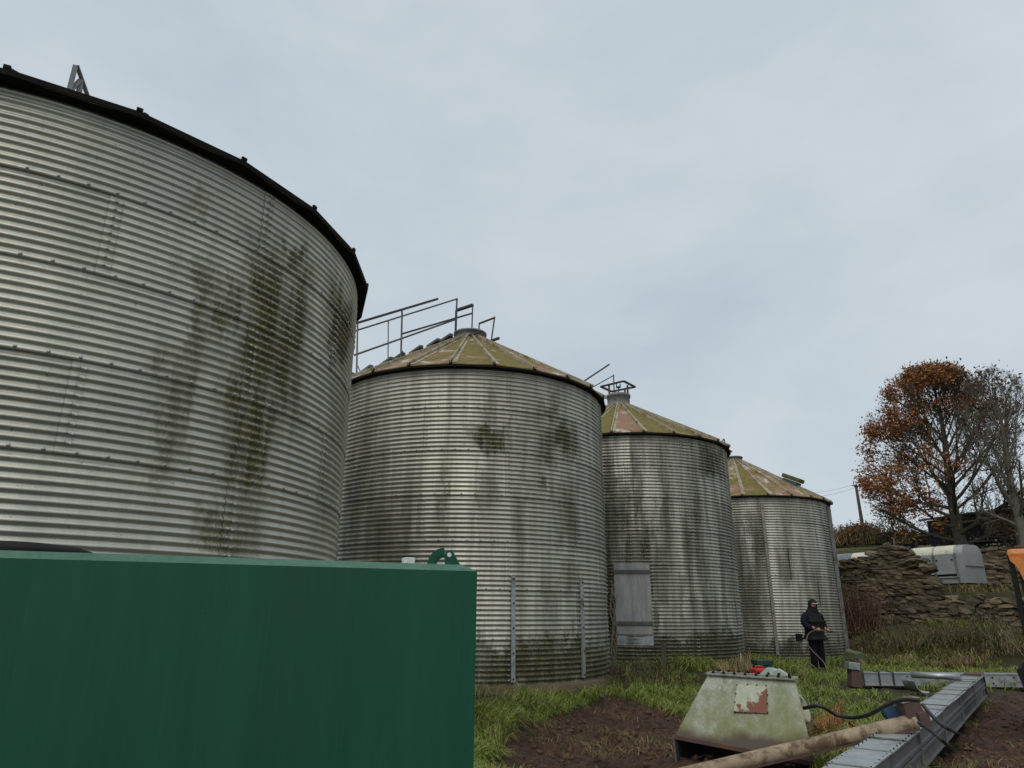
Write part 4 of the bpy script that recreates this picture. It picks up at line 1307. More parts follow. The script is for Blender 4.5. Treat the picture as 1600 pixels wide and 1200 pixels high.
# in this frame: x along the side away from the near end, +y towards the camera side
WT = 1.30
flip = 1.0
lyc = Matrix.Rotation(-math.atan2(tx.y, tx.x), 3, 'Z') @ Vector((-ra.x, -ra.y, 0))
sgn = 1.0 if lyc.y > 0 else -1.0
z_b = .38
def trprof(r=.36, n=7):
    """section of the body in (y, z); camera side at y=0, other side at y=-sgn*WT"""
    pts = [(0, z_b)]
    for q in range(n + 1):
        a_ = PI / 2 * q / n
        pts.append((-sgn * (r - r * math.cos(a_)), Ht - r + r * math.sin(a_)))
    for q in range(n + 1):
        a_ = PI / 2 * (1 - q / n)
        pts.append((-sgn * (WT - r + r * math.cos(a_)), Ht - r + r * math.sin(a_)))
    pts.append((-sgn * WT, z_b))
    return pts
def shell(x0, x1, pts, out=0.0):
    m_ = MB()
    n_ = len(pts)
    c_ = Vector((0, -sgn * WT / 2, Ht / 2))
    vs = []
    for xx in (x0, x1):
        for (y_, z_) in pts:
            v = Vector((0, y_, z_)) - c_
            v = c_ + v * (1 + out / 1.0)
            vs.append((xx, v.y, v.z))
    m_.add(vs, [(q, q + 1, n_ + q + 1, n_ + q) for q in range(n_ - 1)], True)
    m_.add([vs[q] for q in range(n_)], [tuple(range(n_))]); m_.add([vs[n_ + q] for q in range(n_)], [tuple(range(n_))[::-1]])
    return m_
P_ = trprof()
fix_normals(shell(0.0, LT, P_).build('trailer_body', M_alu, tra))
# cream band on the rounded roof edge, in bays, with grey roof beyond
band = P_[1:8]
xs = [(.30, 1.0), (1.07, 1.85), (1.92, 2.7), (2.77, 3.55), (3.62, 4.4), (4.47, LT - .95)]
for (xa, xb) in xs: shell(xa, xb, [(y_ + sgn * .012, z_ + .008) for (y_, z_) in band], .0).build('roof_band', M_cream, tra)
shell(LT - .9, LT + .1, [(y_ + sgn * .014, z_ + .014) for (y_, z_) in P_[1:14]]).build('roof_cap', M_roofgrey, tra)
shell(.25, LT - .9, [(y_, z_ + .016) for (y_, z_) in P_[7:12]]).build('roof_sheet', M_roofgrey, tra)
for xx in (.27, 1.035, 1.885, 2.735, 3.585, 4.435): MB().box((xx, sgn * .018, (z_b + Ht - .3) / 2), (.055, .035, Ht - .3 - z_b)).build('side_rib', M_galvdull, tra)
for k, (xa, xb) in enumerate(xs[:5]):
    xm, w_ = (xa + xb) / 2, xb - xa - .02
    MB().box((xm, sgn * .012, z_b + (Ht - z_b) * .52), (w_ - .04, .024, (Ht - z_b) * .50), None, .01).build('side_panel', M_alu, tra)
    MB().box((xm, sgn * .03, z_b + (Ht - z_b) * .26), (w_, .05, .07), None, .008).build('vent_lip', M_galv, tra)
    MB().box((xm, sgn * .006, z_b + (Ht - z_b) * .205), (w_, .02, .07)).build('vent_slot', M_eave, tra)
    MB().box((xm, sgn * .024, z_b + (Ht - z_b) * .155), (w_, .04, .05), None, .008).build('vent_lip', M_galv, tra)
    for xq in (xm - w_ * .4, xm + w_ * .4): MB().tube([(xq, sgn * .02, Ht - .52), (xq, sgn * .05, Ht - .52)], .03, 8).build('catch', M_eave, tra)
MB().box((-.02, -sgn * WT / 2, z_b + (Ht - z_b) * .44), (.05, WT - .1, .025)).build('end_trim', M_galvdull, tra)
for xx in (LT * .45, LT * .62):
    MB().tube([(xx, -sgn * .02, .34), (xx, -sgn * .22, .34)], .34, 20).build('wheel', M_blackpl, tra)

# ------------------------------------------------------------------ shed, upper bits
M_shed = m_simple('dark_navy_boards', (.014, .014, .022), (.030, .024, .022), 5, .8, c3=(.02, .022, .07), s3=1.2, t3=(.55, .62))
M_shedroof = m_simple('dark_shed_roof', (.03, .026, .022), (.05, .035, .03), 4, .85)
sa_, sb_ = hd(1456, 846, 44.0), hd(1592, 846, 42.5)
zs_ = UPZ - .1
sx_ = Vector((sb_.x - sa_.x, sb_.y - sa_.y, 0)); Ls = sx_.length
shed = empty('shed', (sa_.x, sa_.y, zs_), math.atan2(sx_.y, sx_.x), 'long dark timber shed behind the oak trunk on the upper ground', 'shed')
hs = hd(1456, 808, 44).z - zs_
hs2 = hd(1500, 799, 44).z - zs_
MB().box((Ls / 2, 1.6, hs / 2), (Ls - .1, 3.1, hs)).build('shed_body', M_core, shed)
nb = 24
for k in range(nb):
    MB().box((Ls * (k + .5) / nb, .03, hs * .5 + .002 * (k % 3)), (Ls / nb - .02, .05, hs - .02 + .02 * math.sin(k * 3.1))).build('board', M_shed, shed)
rf = MB()
rf.add([(-.25, -.35, hs - .02), (Ls + .25, -.35, hs + .1), (Ls + .25, 1.6, hs2 + .25), (-.25, 1.6, hs2), (-.25, 3.4, hs - .02), (Ls + .25, 3.4, hs + .1),
        (-.25, -.35, hs + .06), (Ls + .25, -.35, hs + .18), (Ls + .25, 1.6, hs2 + .33), (-.25, 1.6, hs2 + .08), (-.25, 3.4, hs + .06), (Ls + .25, 3.4, hs + .18)],
       [(0, 1, 2, 3), (3, 2, 5, 4), (6, 9, 8, 7), (9, 10, 11, 8), (0, 6, 7, 1), (4, 5, 11, 10), (0, 3, 9, 6), (3, 4, 10, 9), (1, 7, 8, 2), (2, 8, 11, 5)])
rf.build('roof', M_shedroof, shed)
# pale log ends stacked in front of it (white flecks)
M_log = m_simple('pale_cut_wood', (.62, .58, .50), (.48, .44, .36), 9, .8, bump=0)
M_pile = m_simple('dark_brushwood', (.03, .024, .018), (.05, .04, .03), 5, .9)
lp = empty('log_stack', tuple(hd(1544, 850, 41.0)), math.atan2(sx_.y, sx_.x), 'stack of dark brushwood with pale cut ends against the shed', 'log stack')
lp.location.z = UPZ - .1
rr = random.Random(4)
for row in range(4):
    for k in range(13 - row):
        xx = -.75 + k * .125 + row * .05 + rr.uniform(-.03, .03)
        zc2 = .75 + row * .16 + rr.uniform(-.02, .02)
        o = MB().tube([(xx, 0, zc2), (xx + rr.uniform(-.1, .1), .7, zc2)], .055, 7).build('log', M_pile, lp)
        if rr.random() < .62: MB().tube([(xx, -.012, zc2), (xx, .004, zc2)], .03 + .02 * rr.random(), 7).build('cut_end', M_log, o)
MB().box((0, .35, .34), (1.9, .7, .68), None, .05).build('bearer', M_pile, lp)
# little things by the roadside: black drum and leaning pale rails
dp = hd(1421, 843, 40.0); dp.z = UPZ + .05
MB().lathe([(0, 0), (.29, 0), (.30, .05), (.29, .3), (.305, .33), (.29, .6), (.30, .85), (.0, .86)], 18).build('black_drum', M_blackpl, None, tuple(dp), label='black drum standing on the upper ground beyond the broken wall', cat='drum')
gp = hd(1412, 843, 39.5); gp.z = UPZ
fr_g = empty('field_gate', tuple(gp), .2, 'leaning pale metal gate beside the black drum', 'gate')
for k in range(4): MB().bar((-.5, 0, .25 + k * .24), (.75, 0, .15 + k * .24), .04).build('gate_rail', M_galvdull, fr_g)
for xx in (-.5, .75): MB().bar((xx, .02, -.1), (xx + .08, .02, 1.15), .06).build('gate_post', M_galvdull, fr_g)

# utility pole and wires
M_pole = m_simple('dark_pole_wood', (.04, .034, .028), (.06, .05, .04), 7, .9, stretch=(1, 1, .2))
pbz = hd(1352, 830, 60); ptp = hd(1338.5, 753, 60)
pole = empty('utility_pole', (pbz.x, pbz.y, pbz.z - 1.2), 0, 'slim dark utility pole leaning on the hilltop left of the oak', 'utility pole')
tp_l = ptp - pole.location
MB().tube([(0, 0, 0), tp_l * .5, tp_l], [.15, .13, .105], 10).build('pole_shaft', M_pole, pole)
MB().bar(tp_l + Vector((-.18, 0, .05)), tp_l + Vector((-.12, 0, .28)), .05).bar(tp_l + Vector((-.30, .0, -.05)), tp_l + Vector((.2, 0, -.12)), .06).build('crossarm', M_dark, pole)
for k, (xa, ya, xb, yb, lb) in enumerate(((1246, 759, 1337.5, 752, 'upper thin overhead wire running from the pole behind the farthest silo'), (1256, 765, 1339, 757, 'lower thin overhead wire running from the pole behind the farthest silo'))):
    w0 = hd(xb, yb, 60); w1 = hd(xa, ya, 66)
    w1 = w0 + (w1 - w0) * 1.6
    pts = [w0.lerp(w1, q / 10) - Vector((0, 0, .5 * 4 * (q / 10) * (1 - q / 10))) for q in range(11)]
    MB().tube(pts, .009, 5).build('overhead_wire', M_dark, None, label=lb, cat='wire')

# ------------------------------------------------------------------ digger at the right edge
M_orange = m_simple('orange_paint', (.66, .215, .045), (.58, .18, .035), 3, .42, bump=.03, c3=(.50, .18, .05), s3=2)
t = NT('cab_glass')
t.out((.03, .035, .04), .06, 0.0, .6)
_tr = t.n.new('ShaderNodeBsdfTransparent'); _tr.inputs[0].default_value = (.55, .58, .58, 1)
_mx = t.n.new('ShaderNodeMixShader'); _mx.inputs[0].default_value = .30
t.l.new(_tr.outputs[0], _mx.inputs[1]); t.l.new(t.b.outputs[0], _mx.inputs[2])
t.l.new(_mx.outputs[0], t.n['Material Output'].inputs['Surface'])
M_glass = t.mat
DD = 13.2
cA = hd(1574, 862, DD)
gz = g(cA.x + .6, cA.y)
DROT = math.radians(-36)
dig = empty('mini_digger', (cA.x, cA.y, gz), DROT, 'orange digger with black framed cab standing before the stone wall', 'digger')
rt = cA.z - gz
b = MB()
b.box((.62, .55, rt + .02), (1.22, 1.10, .16), None, .07)
b.build('cab_roof', M_orange, dig)
for (xx, yy_) in ((.04, .05), (.04, 1.05)): MB().box((xx, yy_, rt / 2 + .38), (.06, .06, rt - .72), None, .012).build('cab_pillar', M_blackpl, dig)
MB().box((.13, .05, rt / 2 + .40), (.03, .05, rt - .80), None, .008).build('cab_pillar', M_blackpl, dig)
fix_normals(MB().prism([(.03, rt - .02), (.04, rt - .08), (.10, rt - .15), (.23, rt - .62), (1.15, rt - .9), (1.15, rt - .02)], .07, None, (0, -.012, 0)).build('cab_side', M_orange, dig))
MB().box((1.15, .06, rt / 2 + .38), (.12, .08, rt - .72), None, .02).build('cab_pillar', M_orange, dig)
MB().box((1.15, 1.05, rt / 2 + .38), (.12, .08, rt - .72), None, .02).build('cab_pillar', M_orange, dig)
MB().box((.62, .05, rt / 2 + .38), (1.0, .012, rt - .78)).build('side_window', M_glass, dig)
MB().box((.06, .55, rt / 2 + .38), (.012, .94, rt - .78)).build('front_window', M_glass, dig)
MB().box((1.1, .55, .62), (1.9, 1.25, .42), None, .06).build('engine_body', M_orange, dig)
MB().box((1.75, .55, .95), (.7, 1.25, .5), None, .10).build('counterweight', M_orange, dig)
for yy_ in (-.1, 1.2):
    tk = MB()
    prof_ = [(.2 + .2 * math.cos(a_), .2 + .2 * math.sin(a_)) for a_ in np.linspace(PI / 2, 3 * PI / 2, 9)] + [(1.8 + .2 * math.cos(a_), .2 + .2 * math.sin(a_)) for a_ in np.linspace(-PI / 2, PI / 2, 9)]
    tk.prism([(p[0], p[1]) for p in prof_], .3, None, (0, yy_ - .15, 0))
    fix_normals(tk.build('track', M_blackpl, dig))
bl = hd(1594, 1055, DD - .6) - Vector(dig.location)
bl = Matrix.Rotation(-DROT, 3, 'Z') @ bl
bz0, bz1 = -0.02, .0
b = MB()
pr = [(-.10, .0), (.03, .02), (.05, .30), (-.02, .44), (-.08, .42), (-.03, .28), (-.05, .06)]
bw = hd(1588, 1036, DD - .6)
sc_ = (bw.z - gz) / .44
b.prism([(p[0] * 1.2, p[1] * sc_) for p in pr], 1.4, None, (bl.x + .10, bl.y, 0))
fix_normals(b.build('dozer_blade', M_blackpl, dig))

# ------------------------------------------------------------------ trees
def grow(seed, base, H, lean, env_c, env_r, nl1, z_lo, bark_r, up1, density, twig=True, wander=.16):
    """limbs as tapering tubes; returns segments and tip points with directions"""
    rr = random.Random(seed)
    tubes, tips = [], []
    base = Vector(base)
    def inside(p):
        q = p - base - env_c
        return (q.x / env_r.x) ** 2 + (q.y / env_r.y) ** 2 + (q.z / env_r.z) ** 2
    def limb(p, d, L, r, lev, n):
        pts, rs = [p.copy()], [r]
        d = d.normalized()
        st = L / n
        for k in range(n):
            f = (k + 1) / n
            d = (d + Vector((rr.uniform(-1, 1), rr.uniform(-1, 1), rr.uniform(-.8, 1))) * wander + Vector((0, 0, .05 * (1 if lev else 0)))).normalized()
            p = p + d * st
            if lev > 0 and inside(p) > 1.0 + .25 * rr.random():
                break
            pts.append(p.copy()); rs.append(max(r * (1 - .72 * f), .006))
        if len(pts) < 2: return
        tubes.append((pts, rs, lev))
        if lev >= 4:
            tips.append((pts[-1], d.copy())); return
        nb_ = [0, int(8 * density), int(6 * density), int(4 * density)][lev] if lev else 0
        for k in range(nb_):
            f = .22 + .75 * (k + rr.random()) / max(nb_, 1)
            i_ = min(int(f * (len(pts) - 1)), len(pts) - 2)
            q = pts[i_].lerp(pts[i_ + 1], f * (len(pts) - 1) - i_ if f * (len(pts) - 1) - i_ < 1 else .9)
            dd_ = (pts[i_ + 1] - pts[i_]).normalized()
            side = dd_.cross(Vector((rr.gauss(0, 1), rr.gauss(0, 1), rr.gauss(0, 1)))).normalized()
            nd = (dd_ * .75 + side * rr.uniform(.5, .95) + Vector((0, 0, .12))).normalized()
            limb(q, nd, L * rr.uniform(.36, .58) * (1 - .35 * f), rs[i_] * rr.uniform(.42, .6), lev + 1, [0, 6, 5, 4, 3][lev + 1])
        tips.append((pts[-1], d.copy()))
        if lev >= 2:
            for q in pts[1:]: tips.append((q, d.copy()))
    # trunk
    pts, rs = [], []
    n = 14
    for k in range(n + 1):
        f = k / n
        pts.append(base + Vector((lean.x * f + .10 * math.sin(f * 7 + seed), lean.y * f + .08 * math.cos(f * 6), H * .93 * f)))
        rs.append(bark_r * (1 - f) ** .8 + .02 + bark_r * .5 * max(0, .08 - f) / .08)
    tubes.append((pts, rs, 0))
    for k in range(nl1):
        f = z_lo + (.96 - z_lo) * ((k + rr.random() * .8) / nl1)
        i_ = min(int(f * n), n - 1)
        q = pts[i_].lerp(pts[i_ + 1], f * n - i_)
        a_ = k * 2.399 + rr.uniform(-.5, .5)
        el = up1[0] + (up1[1] - up1[0]) * f + rr.uniform(-.15, .15)
        nd = Vector((math.cos(a_) * math.cos(el), math.sin(a_) * math.cos(el), math.sin(el)))
        limb(q, nd, H * (.66 - .38 * f) * rr.uniform(.85, 1.1), rs[i_] * rr.uniform(.30, .46), 1, 8)
    return tubes, tips
def tree_object(name, label, base, tubes, tips, mat_bark, mat_leaf, leaf_fn, nleaf, lsize, seed, cat='tree', group=None, cols=None):
    root = empty(name, tuple(base), 0, label, cat, group)
    tb = MB()
    for pts, rs, lev in tubes:
        tb.tube([p - Vector(base) for p in pts], rs, [10, 7, 5, 4, 3][lev], cap=False)
    tb.build('trunk', mat_bark, root)
    if nleaf:
        rg_ = np.random.default_rng(seed)
        T = np.array([tuple(p - Vector(base)) for p, d_ in tips])
        w = leaf_fn(T)
        w = w / w.sum()
        ii = rg_.choice(len(T), nleaf, p=w)
        P0 = T[ii] + rg_.normal(0, .16, (nleaf, 3))
        a_ = rg_.normal(0, 1, (nleaf, 3)); a_ /= np.linalg.norm(a_, axis=1)[:, None]
        b_ = np.cross(a_, rg_.normal(0, 1, (nleaf, 3))); b_ /= np.linalg.norm(b_, axis=1)[:, None]
        s_ = lsize * rg_.uniform(.55, 1.25, (nleaf, 1))
        c_ = np.cross(a_, b_) * s_ * .18
        V = np.stack([P0 - a_ * s_, P0 + b_ * s_ * .5 + c_, P0 + a_ * s_, P0 - b_ * s_ * .5 + c_], 1).reshape(-1, 3)
        Q = np.arange(nleaf * 4).reshape(-1, 4)
        pal = np.array(cols)
        cl = pal[rg_.integers(0, len(pal), nleaf)] * rg_.uniform(.7, 1.3, (nleaf, 1))
        # drifts of like colour
        k_ = (np.sin(P0[:, 0] * 1.3 + seed) + np.sin(P0[:, 2] * 1.7) + np.sin(P0[:, 1] * 1.1)) / 3
        cl = cl * (1 + .30 * k_[:, None])
        me = np_mesh('crown', V, Q, None, mat_leaf, np.repeat(cl, 4, 0))
        link_mesh('crown', me, root)
    return root
t = NT('leaf_colour')
M_leaf = t.out(t.attr(), .75, 0, .25)
M_bark = m_simple('oak_bark', (.085, .074, .050), (.048, .042, .029), 6, .95, c3=(.05, .055, .022), s3=1.5, bump=.6)
M_bark2 = m_simple('pale_grey_bark', (.17, .15, .115), (.10, .09, .07), 5, .95, c3=(.06, .065, .04), s3=1.2, bump=.5)
ob = hd(1503, 842, 40.0); ob.z = UPZ + .1
OH = hd(1515, 566, 40.0).z - ob.z
tu_, ti_ = grow(21, ob, OH, Vector((.15, 0, 0)), Vector((-.12, .08, OH * .50)), Vector((3.55, 3.55, OH * .50)), 40, .07, .25, (.10, 1.3), 1.2)
def wt_oak(T):
    la_ = T[:, 0] * .84 - T[:, 1] * .54                     # across the view from the yard
    r = np.sqrt(((T[:, 0] + .1) / 3.5) ** 2 + ((T[:, 1] - .1) / 3.5) ** 2 + ((T[:, 2] - OH * .5) / (OH * .5)) ** 2)
    w = np.clip(r - .40, .04, None) ** 1.1
    w = w * np.where(la_ < -.4, 1.5, np.where(T[:, 2] > OH * .70, .75, .34))
    c = vnoise(T[:, 0] * .8 + T[:, 1] * .6, T[:, 2] + T[:, 1] * .3, .95, 61) + .5 * vnoise(T[:, 0], T[:, 2], 2.1, 62)
    return w * np.clip(.30 + 2.2 * c, .03, None)
tree_object('oak_tree', 'tall oak with rusty brown autumn leaves in front of the dark shed', ob, tu_, ti_, M_bark, M_leaf, wt_oak, 25000, .080, 5, group=None,
            cols=[(.32, .115, .036), (.25, .082, .034), (.36, .155, .045), (.19, .07, .038), (.21, .14, .045)])
b2 = hd(1604, 848, 37.0); b2.z = UPZ + .05
BH = hd(1604, 582, 37.0).z - b2.z
tu_, ti_ = grow(8, b2, BH, Vector((.1, 0, 0)), Vector((.1, 0, BH * .55)), Vector((2.0, 2.0, BH * .52)), 26, .12, .17, (.5, 1.3), 1.0)
tree_object('bare_tree', 'nearly leafless grey tree standing beside the oak', b2, tu_, ti_, M_bark2, M_leaf, lambda T: np.ones(len(T)) * .1 + (T[:, 2] > 0), 900, .09, 9, cols=[(.10, .045, .02), (.07, .04, .02)])
b3 = hd(1402, 850, 41.5); b3.z = UPZ + .2
tu_, ti_ = grow(31, b3, 2.6, Vector((.1, 0, 0)), Vector((0, 0, 1.5)), Vector((1.9, 1.6, 1.6)), 14, .08, .07, (.3, 1.2), .9)
tree_object('small_tree', 'small sparse red brown shrub tree below the left side of the oak', b3, tu_, ti_, M_bark, M_leaf, lambda T: np.ones(len(T)), 420, .075, 12, cols=[(.17, .065, .035), (.13, .055, .03)])
# hilltop hedge and a dark bush by the pole
def brush(name, label, pts, h, n, cols, seed, cat, spread=.5, leafy=.5, lw=.02):
    """upright thin stems with small leaves along them"""
    rg_ = np.random.default_rng(seed)
    pts = np.array(pts)
    k = rg_.integers(0, len(pts), n)
    B = pts[k] + np.stack([rg_.normal(0, spread, n), rg_.normal(0, spread, n), np.zeros(n)], 1)
    hh = h * rg_.uniform(.35, 1.1, n)
    D = np.stack([rg_.normal(0, .28, n), rg_.normal(0, .28, n), np.ones(n)], 1)
    V, Q, C = [], [], []
    pal = np.array(cols)
    cc = pal[rg_.integers(0, len(pal), n)] * rg_.uniform(.65, 1.3, (n, 1))
    sx = rg_.normal(0, 1, (n, 3)); sx[:, 2] = 0; sx /= np.linalg.norm(sx, axis=1)[:, None]
    M1 = B + D * (hh * .55)[:, None]
    T1 = B + D * hh[:, None] + np.stack([rg_.normal(0, .12, n), rg_.normal(0, .12, n), -rg_.uniform(0, .15, n)], 1) * hh[:, None]
    V = np.stack([B - sx * lw, B + sx * lw, M1 - sx * lw * .7, M1 + sx * lw * .7, T1], 1).reshape(-1, 3)
    i0 = np.arange(n) * 5
    Q = np.stack([i0, i0 + 1, i0 + 3, i0 + 2], 1)
    Tt = np.stack([i0 + 2, i0 + 3, i0 + 4], 1)
    C = np.repeat(cc, 5, 0)
    nl = int(n * leafy * 4)
    if nl:
        kk = rg_.integers(0, n, nl)
        f = rg_.uniform(.3, 1.05, nl)
        P0 = B[kk] + D[kk] * (hh[kk] * f)[:, None] + rg_.normal(0, .05, (nl, 3))
        a_ = rg_.normal(0, 1, (nl, 3)); a_ /= np.linalg.norm(a_, axis=1)[:, None]
        b_ = np.cross(a_, rg_.normal(0, 1, (nl, 3))); b_ /= np.linalg.norm(b_, axis=1)[:, None]
        s_ = lw * rg_.uniform(1.2, 3.2, (nl, 1))
        V2 = np.stack([P0 - a_ * s_, P0 + b_ * s_ * .5, P0 + a_ * s_, P0 - b_ * s_ * .5], 1).reshape(-1, 3)
        Q2 = np.arange(nl * 4).reshape(-1, 4) + len(V)
        c2_ = pal[rg_.integers(0, len(pal), nl)] * rg_.uniform(.65, 1.35, (nl, 1))
        V = np.concatenate([V, V2]); Q = np.concatenate([Q, Q2]); C = np.concatenate([C, np.repeat(c2_, 4, 0)])
    o_ = pts.mean(0)
    me = np_mesh(name, V - o_, Q, Tt, M_leaf, C)
    o = link_mesh(name, me, None, tuple(o_))
    if label: tag(o, label, cat)
    return o
def gpts(lst):
    out = []
    for (px_, py_, dd) in lst:
        p = hd(px_, py_, dd)
        out.append((p.x, p.y, g(p.x, p.y)))
    return out
def hpts(lst):
    return [tuple(hd(px_, py_, dd)) for (px_, py_, dd) in lst]
# hill behind: a grassy rise the hedge stands on
hl = MB()
vs, fs = [], []
hx = np.linspace(1290, 1500, 22)
M_hillgrass = m_simple('rough_hill_grass', (.085, .075, .025), (.055, .06, .018), 1.5, .95, bump=.6, bd=.1)
for k, px_ in enumerate(hx):
    yt = np.interp(px_, [1290, 1320, 1350, 1380, 1420, 1500], [846, 841, 835, 836, 838, 842])
    r0_ = hd(px_, 846, 46); r1_ = hd(px_, yt, 60); r2_ = hd(px_, yt, 90)
    vs += [(r0_.x, r0_.y, r0_.z - 3.0), (r0_.x, r0_.y, r0_.z - .4), tuple(r1_), (r2_.x, r2_.y, r1_.z)]
for k in range(len(hx) - 1):
    for q in range(3): fs.append((k * 4 + q, (k + 1) * 4 + q, (k + 1) * 4 + q + 1, k * 4 + q + 1))
hl.add(vs, fs, True)
hl.build('hill', M_hillgrass, None, label='grassy rise behind the trailer', kind='structure')
brush('hedge', 'rusty brown hedge along the hilltop right of the farthest silo', hpts([(x_, 852 - (x_ - 1300) * .22, 50) for x_ in range(1296, 1366, 4)]), 1.15, 900, [(.16, .088, .045), (.11, .066, .038), (.18, .12, .055)], 2, 'hedge', .35, .8, .03)
brush('bush', 'low dark brown bush at the foot of the utility pole', hpts([(x_, 840, 52) for x_ in range(1332, 1366, 3)]), .95, 1100, [(.045, .03, .018), (.035, .025, .015)], 3, 'bush', .3, 1.0, .035)
brush('bramble_bank', 'yellow green scrub on the rise between the pole and the black drum', hpts([(x_, 846, 47) for x_ in range(1368, 1452, 4)]), .8, 1500, [(.075, .07, .02), (.09, .06, .022), (.05, .055, .018)], 4, 'scrub', .35, .8, .028)

# ------------------------------------------------------------------ grasses
t = NT('grass_blade')
M_blade = t.out(t.attr(), .6, 0, .3)
def blades(name, P0, hgt, wid, cols, seed, droop=.6, kind='stuff', label=None, cat=None, lean=None):
    rg_ = np.random.default_rng(seed)
    n = len(P0)
    hh = hgt * rg_.uniform(.5, 1.25, n)
    a_ = rg_.uniform(0, 2 * PI, n)
    dr = np.stack([np.cos(a_), np.sin(a_), np.zeros(n)], 1)
    if lean is not None: dr = dr * .55 + lean * 1.1
    fl_ = vnoise(P0[:, 0], P0[:, 1], 1.6, 77) * 9
    dr = dr * .75 + np.stack([np.cos(fl_), np.sin(fl_), fl_ * 0], 1) * (.8 if lean is None else .15)
    sd_ = np.stack([-np.sin(a_), np.cos(a_), np.zeros(n)], 1)
    dp_ = droop * rg_.uniform(.3, 1.3, n)
    w = wid * rg_.uniform(.7, 1.3, n)
    up_ = np.array([0, 0, 1.0])
    p1 = P0 + (dr * (dp_ * .22)[:, None] + up_ * .55) * hh[:, None]
    p2_ = P0 + (dr * (dp_ * .62)[:, None] + up_ * (.92 - .18 * dp_)[:, None]) * hh[:, None]
    p3_ = P0 + (dr * (dp_ * 1.05)[:, None] + up_ * (1.0 - .48 * dp_)[:, None]) * hh[:, None]
    W_ = sd_ * w[:, None]
    V = np.stack([P0 - W_, P0 + W_, p1 - W_ * .9, p1 + W_ * .9, p2_ - W_ * .6, p2_ + W_ * .6, p3_], 1).reshape(-1, 3)
    i0 = np.arange(n) * 7
    Q = np.concatenate([np.stack([i0, i0 + 1, i0 + 3, i0 + 2], 1), np.stack([i0 + 2, i0 + 3, i0 + 5, i0 + 4], 1)])
    T_ = np.stack([i0 + 4, i0 + 5, i0 + 6], 1)
    pal = np.array(cols)
    cc = pal[rg_.integers(0, len(pal), n)] * rg_.uniform(.65, 1.3, (n, 1))
    me = np_mesh(name, V, Q, T_, M_blade, np.repeat(cc, 7, 0))
    o = link_mesh(name, me)
    return tag(o, label, cat, None, kind)
def scatter(n, rng_xy, keep):
    x0, x1, y0, y1 = rng_xy
    x_ = RNG.uniform(x0, x1, n)
    y_ = y0 * (y1 / y0) ** RNG.uniform(0, 1, n)          # denser near
    k = keep(x_, y_)
    return x_[k], y_[k]
def free(x_, y_):
    ok = np.ones(len(x_), bool)
    for i in (1, 2, 3, 4):
        S_ = SILO[i]
        ok &= np.hypot(x_ - S_['c'][0], y_ - S_['c'][1]) > S_['R'] + .22
    # tank footprint
    lx = (x_ - TR.x) * tu.x + (y_ - TR.y) * tu.y; ly = (x_ - TR.x) * tv.x + (y_ - TR.y) * tv.y
    ok &= ~((lx > -LEN) & (lx < .03) & (ly > -.02) & (ly < DEP))
    return ok
def turf_keep(x_, y_):
    clump = vnoise(x_, y_, 1.1, 21) + .6 * vnoise(x_, y_, 3.1, 22)
    r2 = np.hypot(x_ - SILO[2]['c'][0], y_ - SILO[2]['c'][1]) - SILO[2]['R']
    lim = np.where(y_ > 12.5, -.05, -.22) + (r2 < .65) * 5
    return free(x_, y_) & ~dirt_mask(x_, y_) & (clump > lim) & (wall_s(x_, y_) < -1.0)
GREEN = [(.135, .205, .026), (.185, .240, .038), (.100, .160, .024), (.21, .25, .045), (.25, .24, .08)]
x_, y_ = scatter(190000, (-1.2, 15.5, 5.5, 27.0), turf_keep)
P0 = np.stack([x_, y_, zg(x_, y_) - .01], 1)
hv = .13 + .20 * np.clip(vnoise(x_, y_, .9, 23) + .25, 0, .7)
blades('grass', P0, hv, .0032 + .00026 * y_, GREEN, 3, 1.35)
# long tussocks along the edge of the bare soil, before the handrail silo and beside the tank
def edge_keep(x_, y_):
    near_d = np.zeros(len(x_), bool)
    for a_ in np.linspace(0, 2 * PI, 8, endpoint=False): near_d |= dirt_mask(x_ + .45 * np.cos(a_), y_ + .45 * np.sin(a_))
    r2 = np.hypot(x_ - SILO[2]['c'][0], y_ - SILO[2]['c'][1]) - SILO[2]['R']
    r3_ = np.hypot(x_ - SILO[3]['c'][0], y_ - SILO[3]['c'][1]) - SILO[3]['R']
    zone = near_d | (x_ < .75) | (r2 < 1.5) | (r3_ < 1.2)
    clump = vnoise(x_, y_, 1.7, 31) + .5 * vnoise(x_, y_, 4.0, 32)
    bare = (r2 < .62) & (vnoise(x_, y_, 3.0, 35) < .13)
    return free(x_, y_) & ~dirt_mask(x_, y_) & zone & (clump > -.10) & (y_ < 17.5) & ~bare
x_, y_ = scatter(150000, (-1.2, 7.0, 5.5, 17.5), edge_keep)
P0 = np.stack([x_, y_, zg(x_, y_) - .02], 1)
hv = .17 + .36 * np.clip(vnoise(x_, y_, 1.4, 33) + .15, 0, .7)
yel = [(.175, .25, .030), (.235, .28, .048), (.115, .185, .026), (.27, .30, .065), (.32, .29, .12)]
blades('long_grass', P0, hv, .0042, yel, 5, 1.45)
# thin weeds straggling over the bare soil
x_, y_ = scatter(16000, (0.2, 9.0, 5.2, 14.0), lambda a_, b_: dirt_mask(a_, b_) & ((vnoise(a_, b_, 1.2, 41) + .5 * vnoise(a_, b_, 4, 42)) > .24))
blades('sparse_weeds', np.stack([x_, y_, zg(x_, y_) - .015], 1), .13, .0035, [(.15, .15, .04), (.28, .20, .09), (.20, .13, .06)], 6, 2.1)
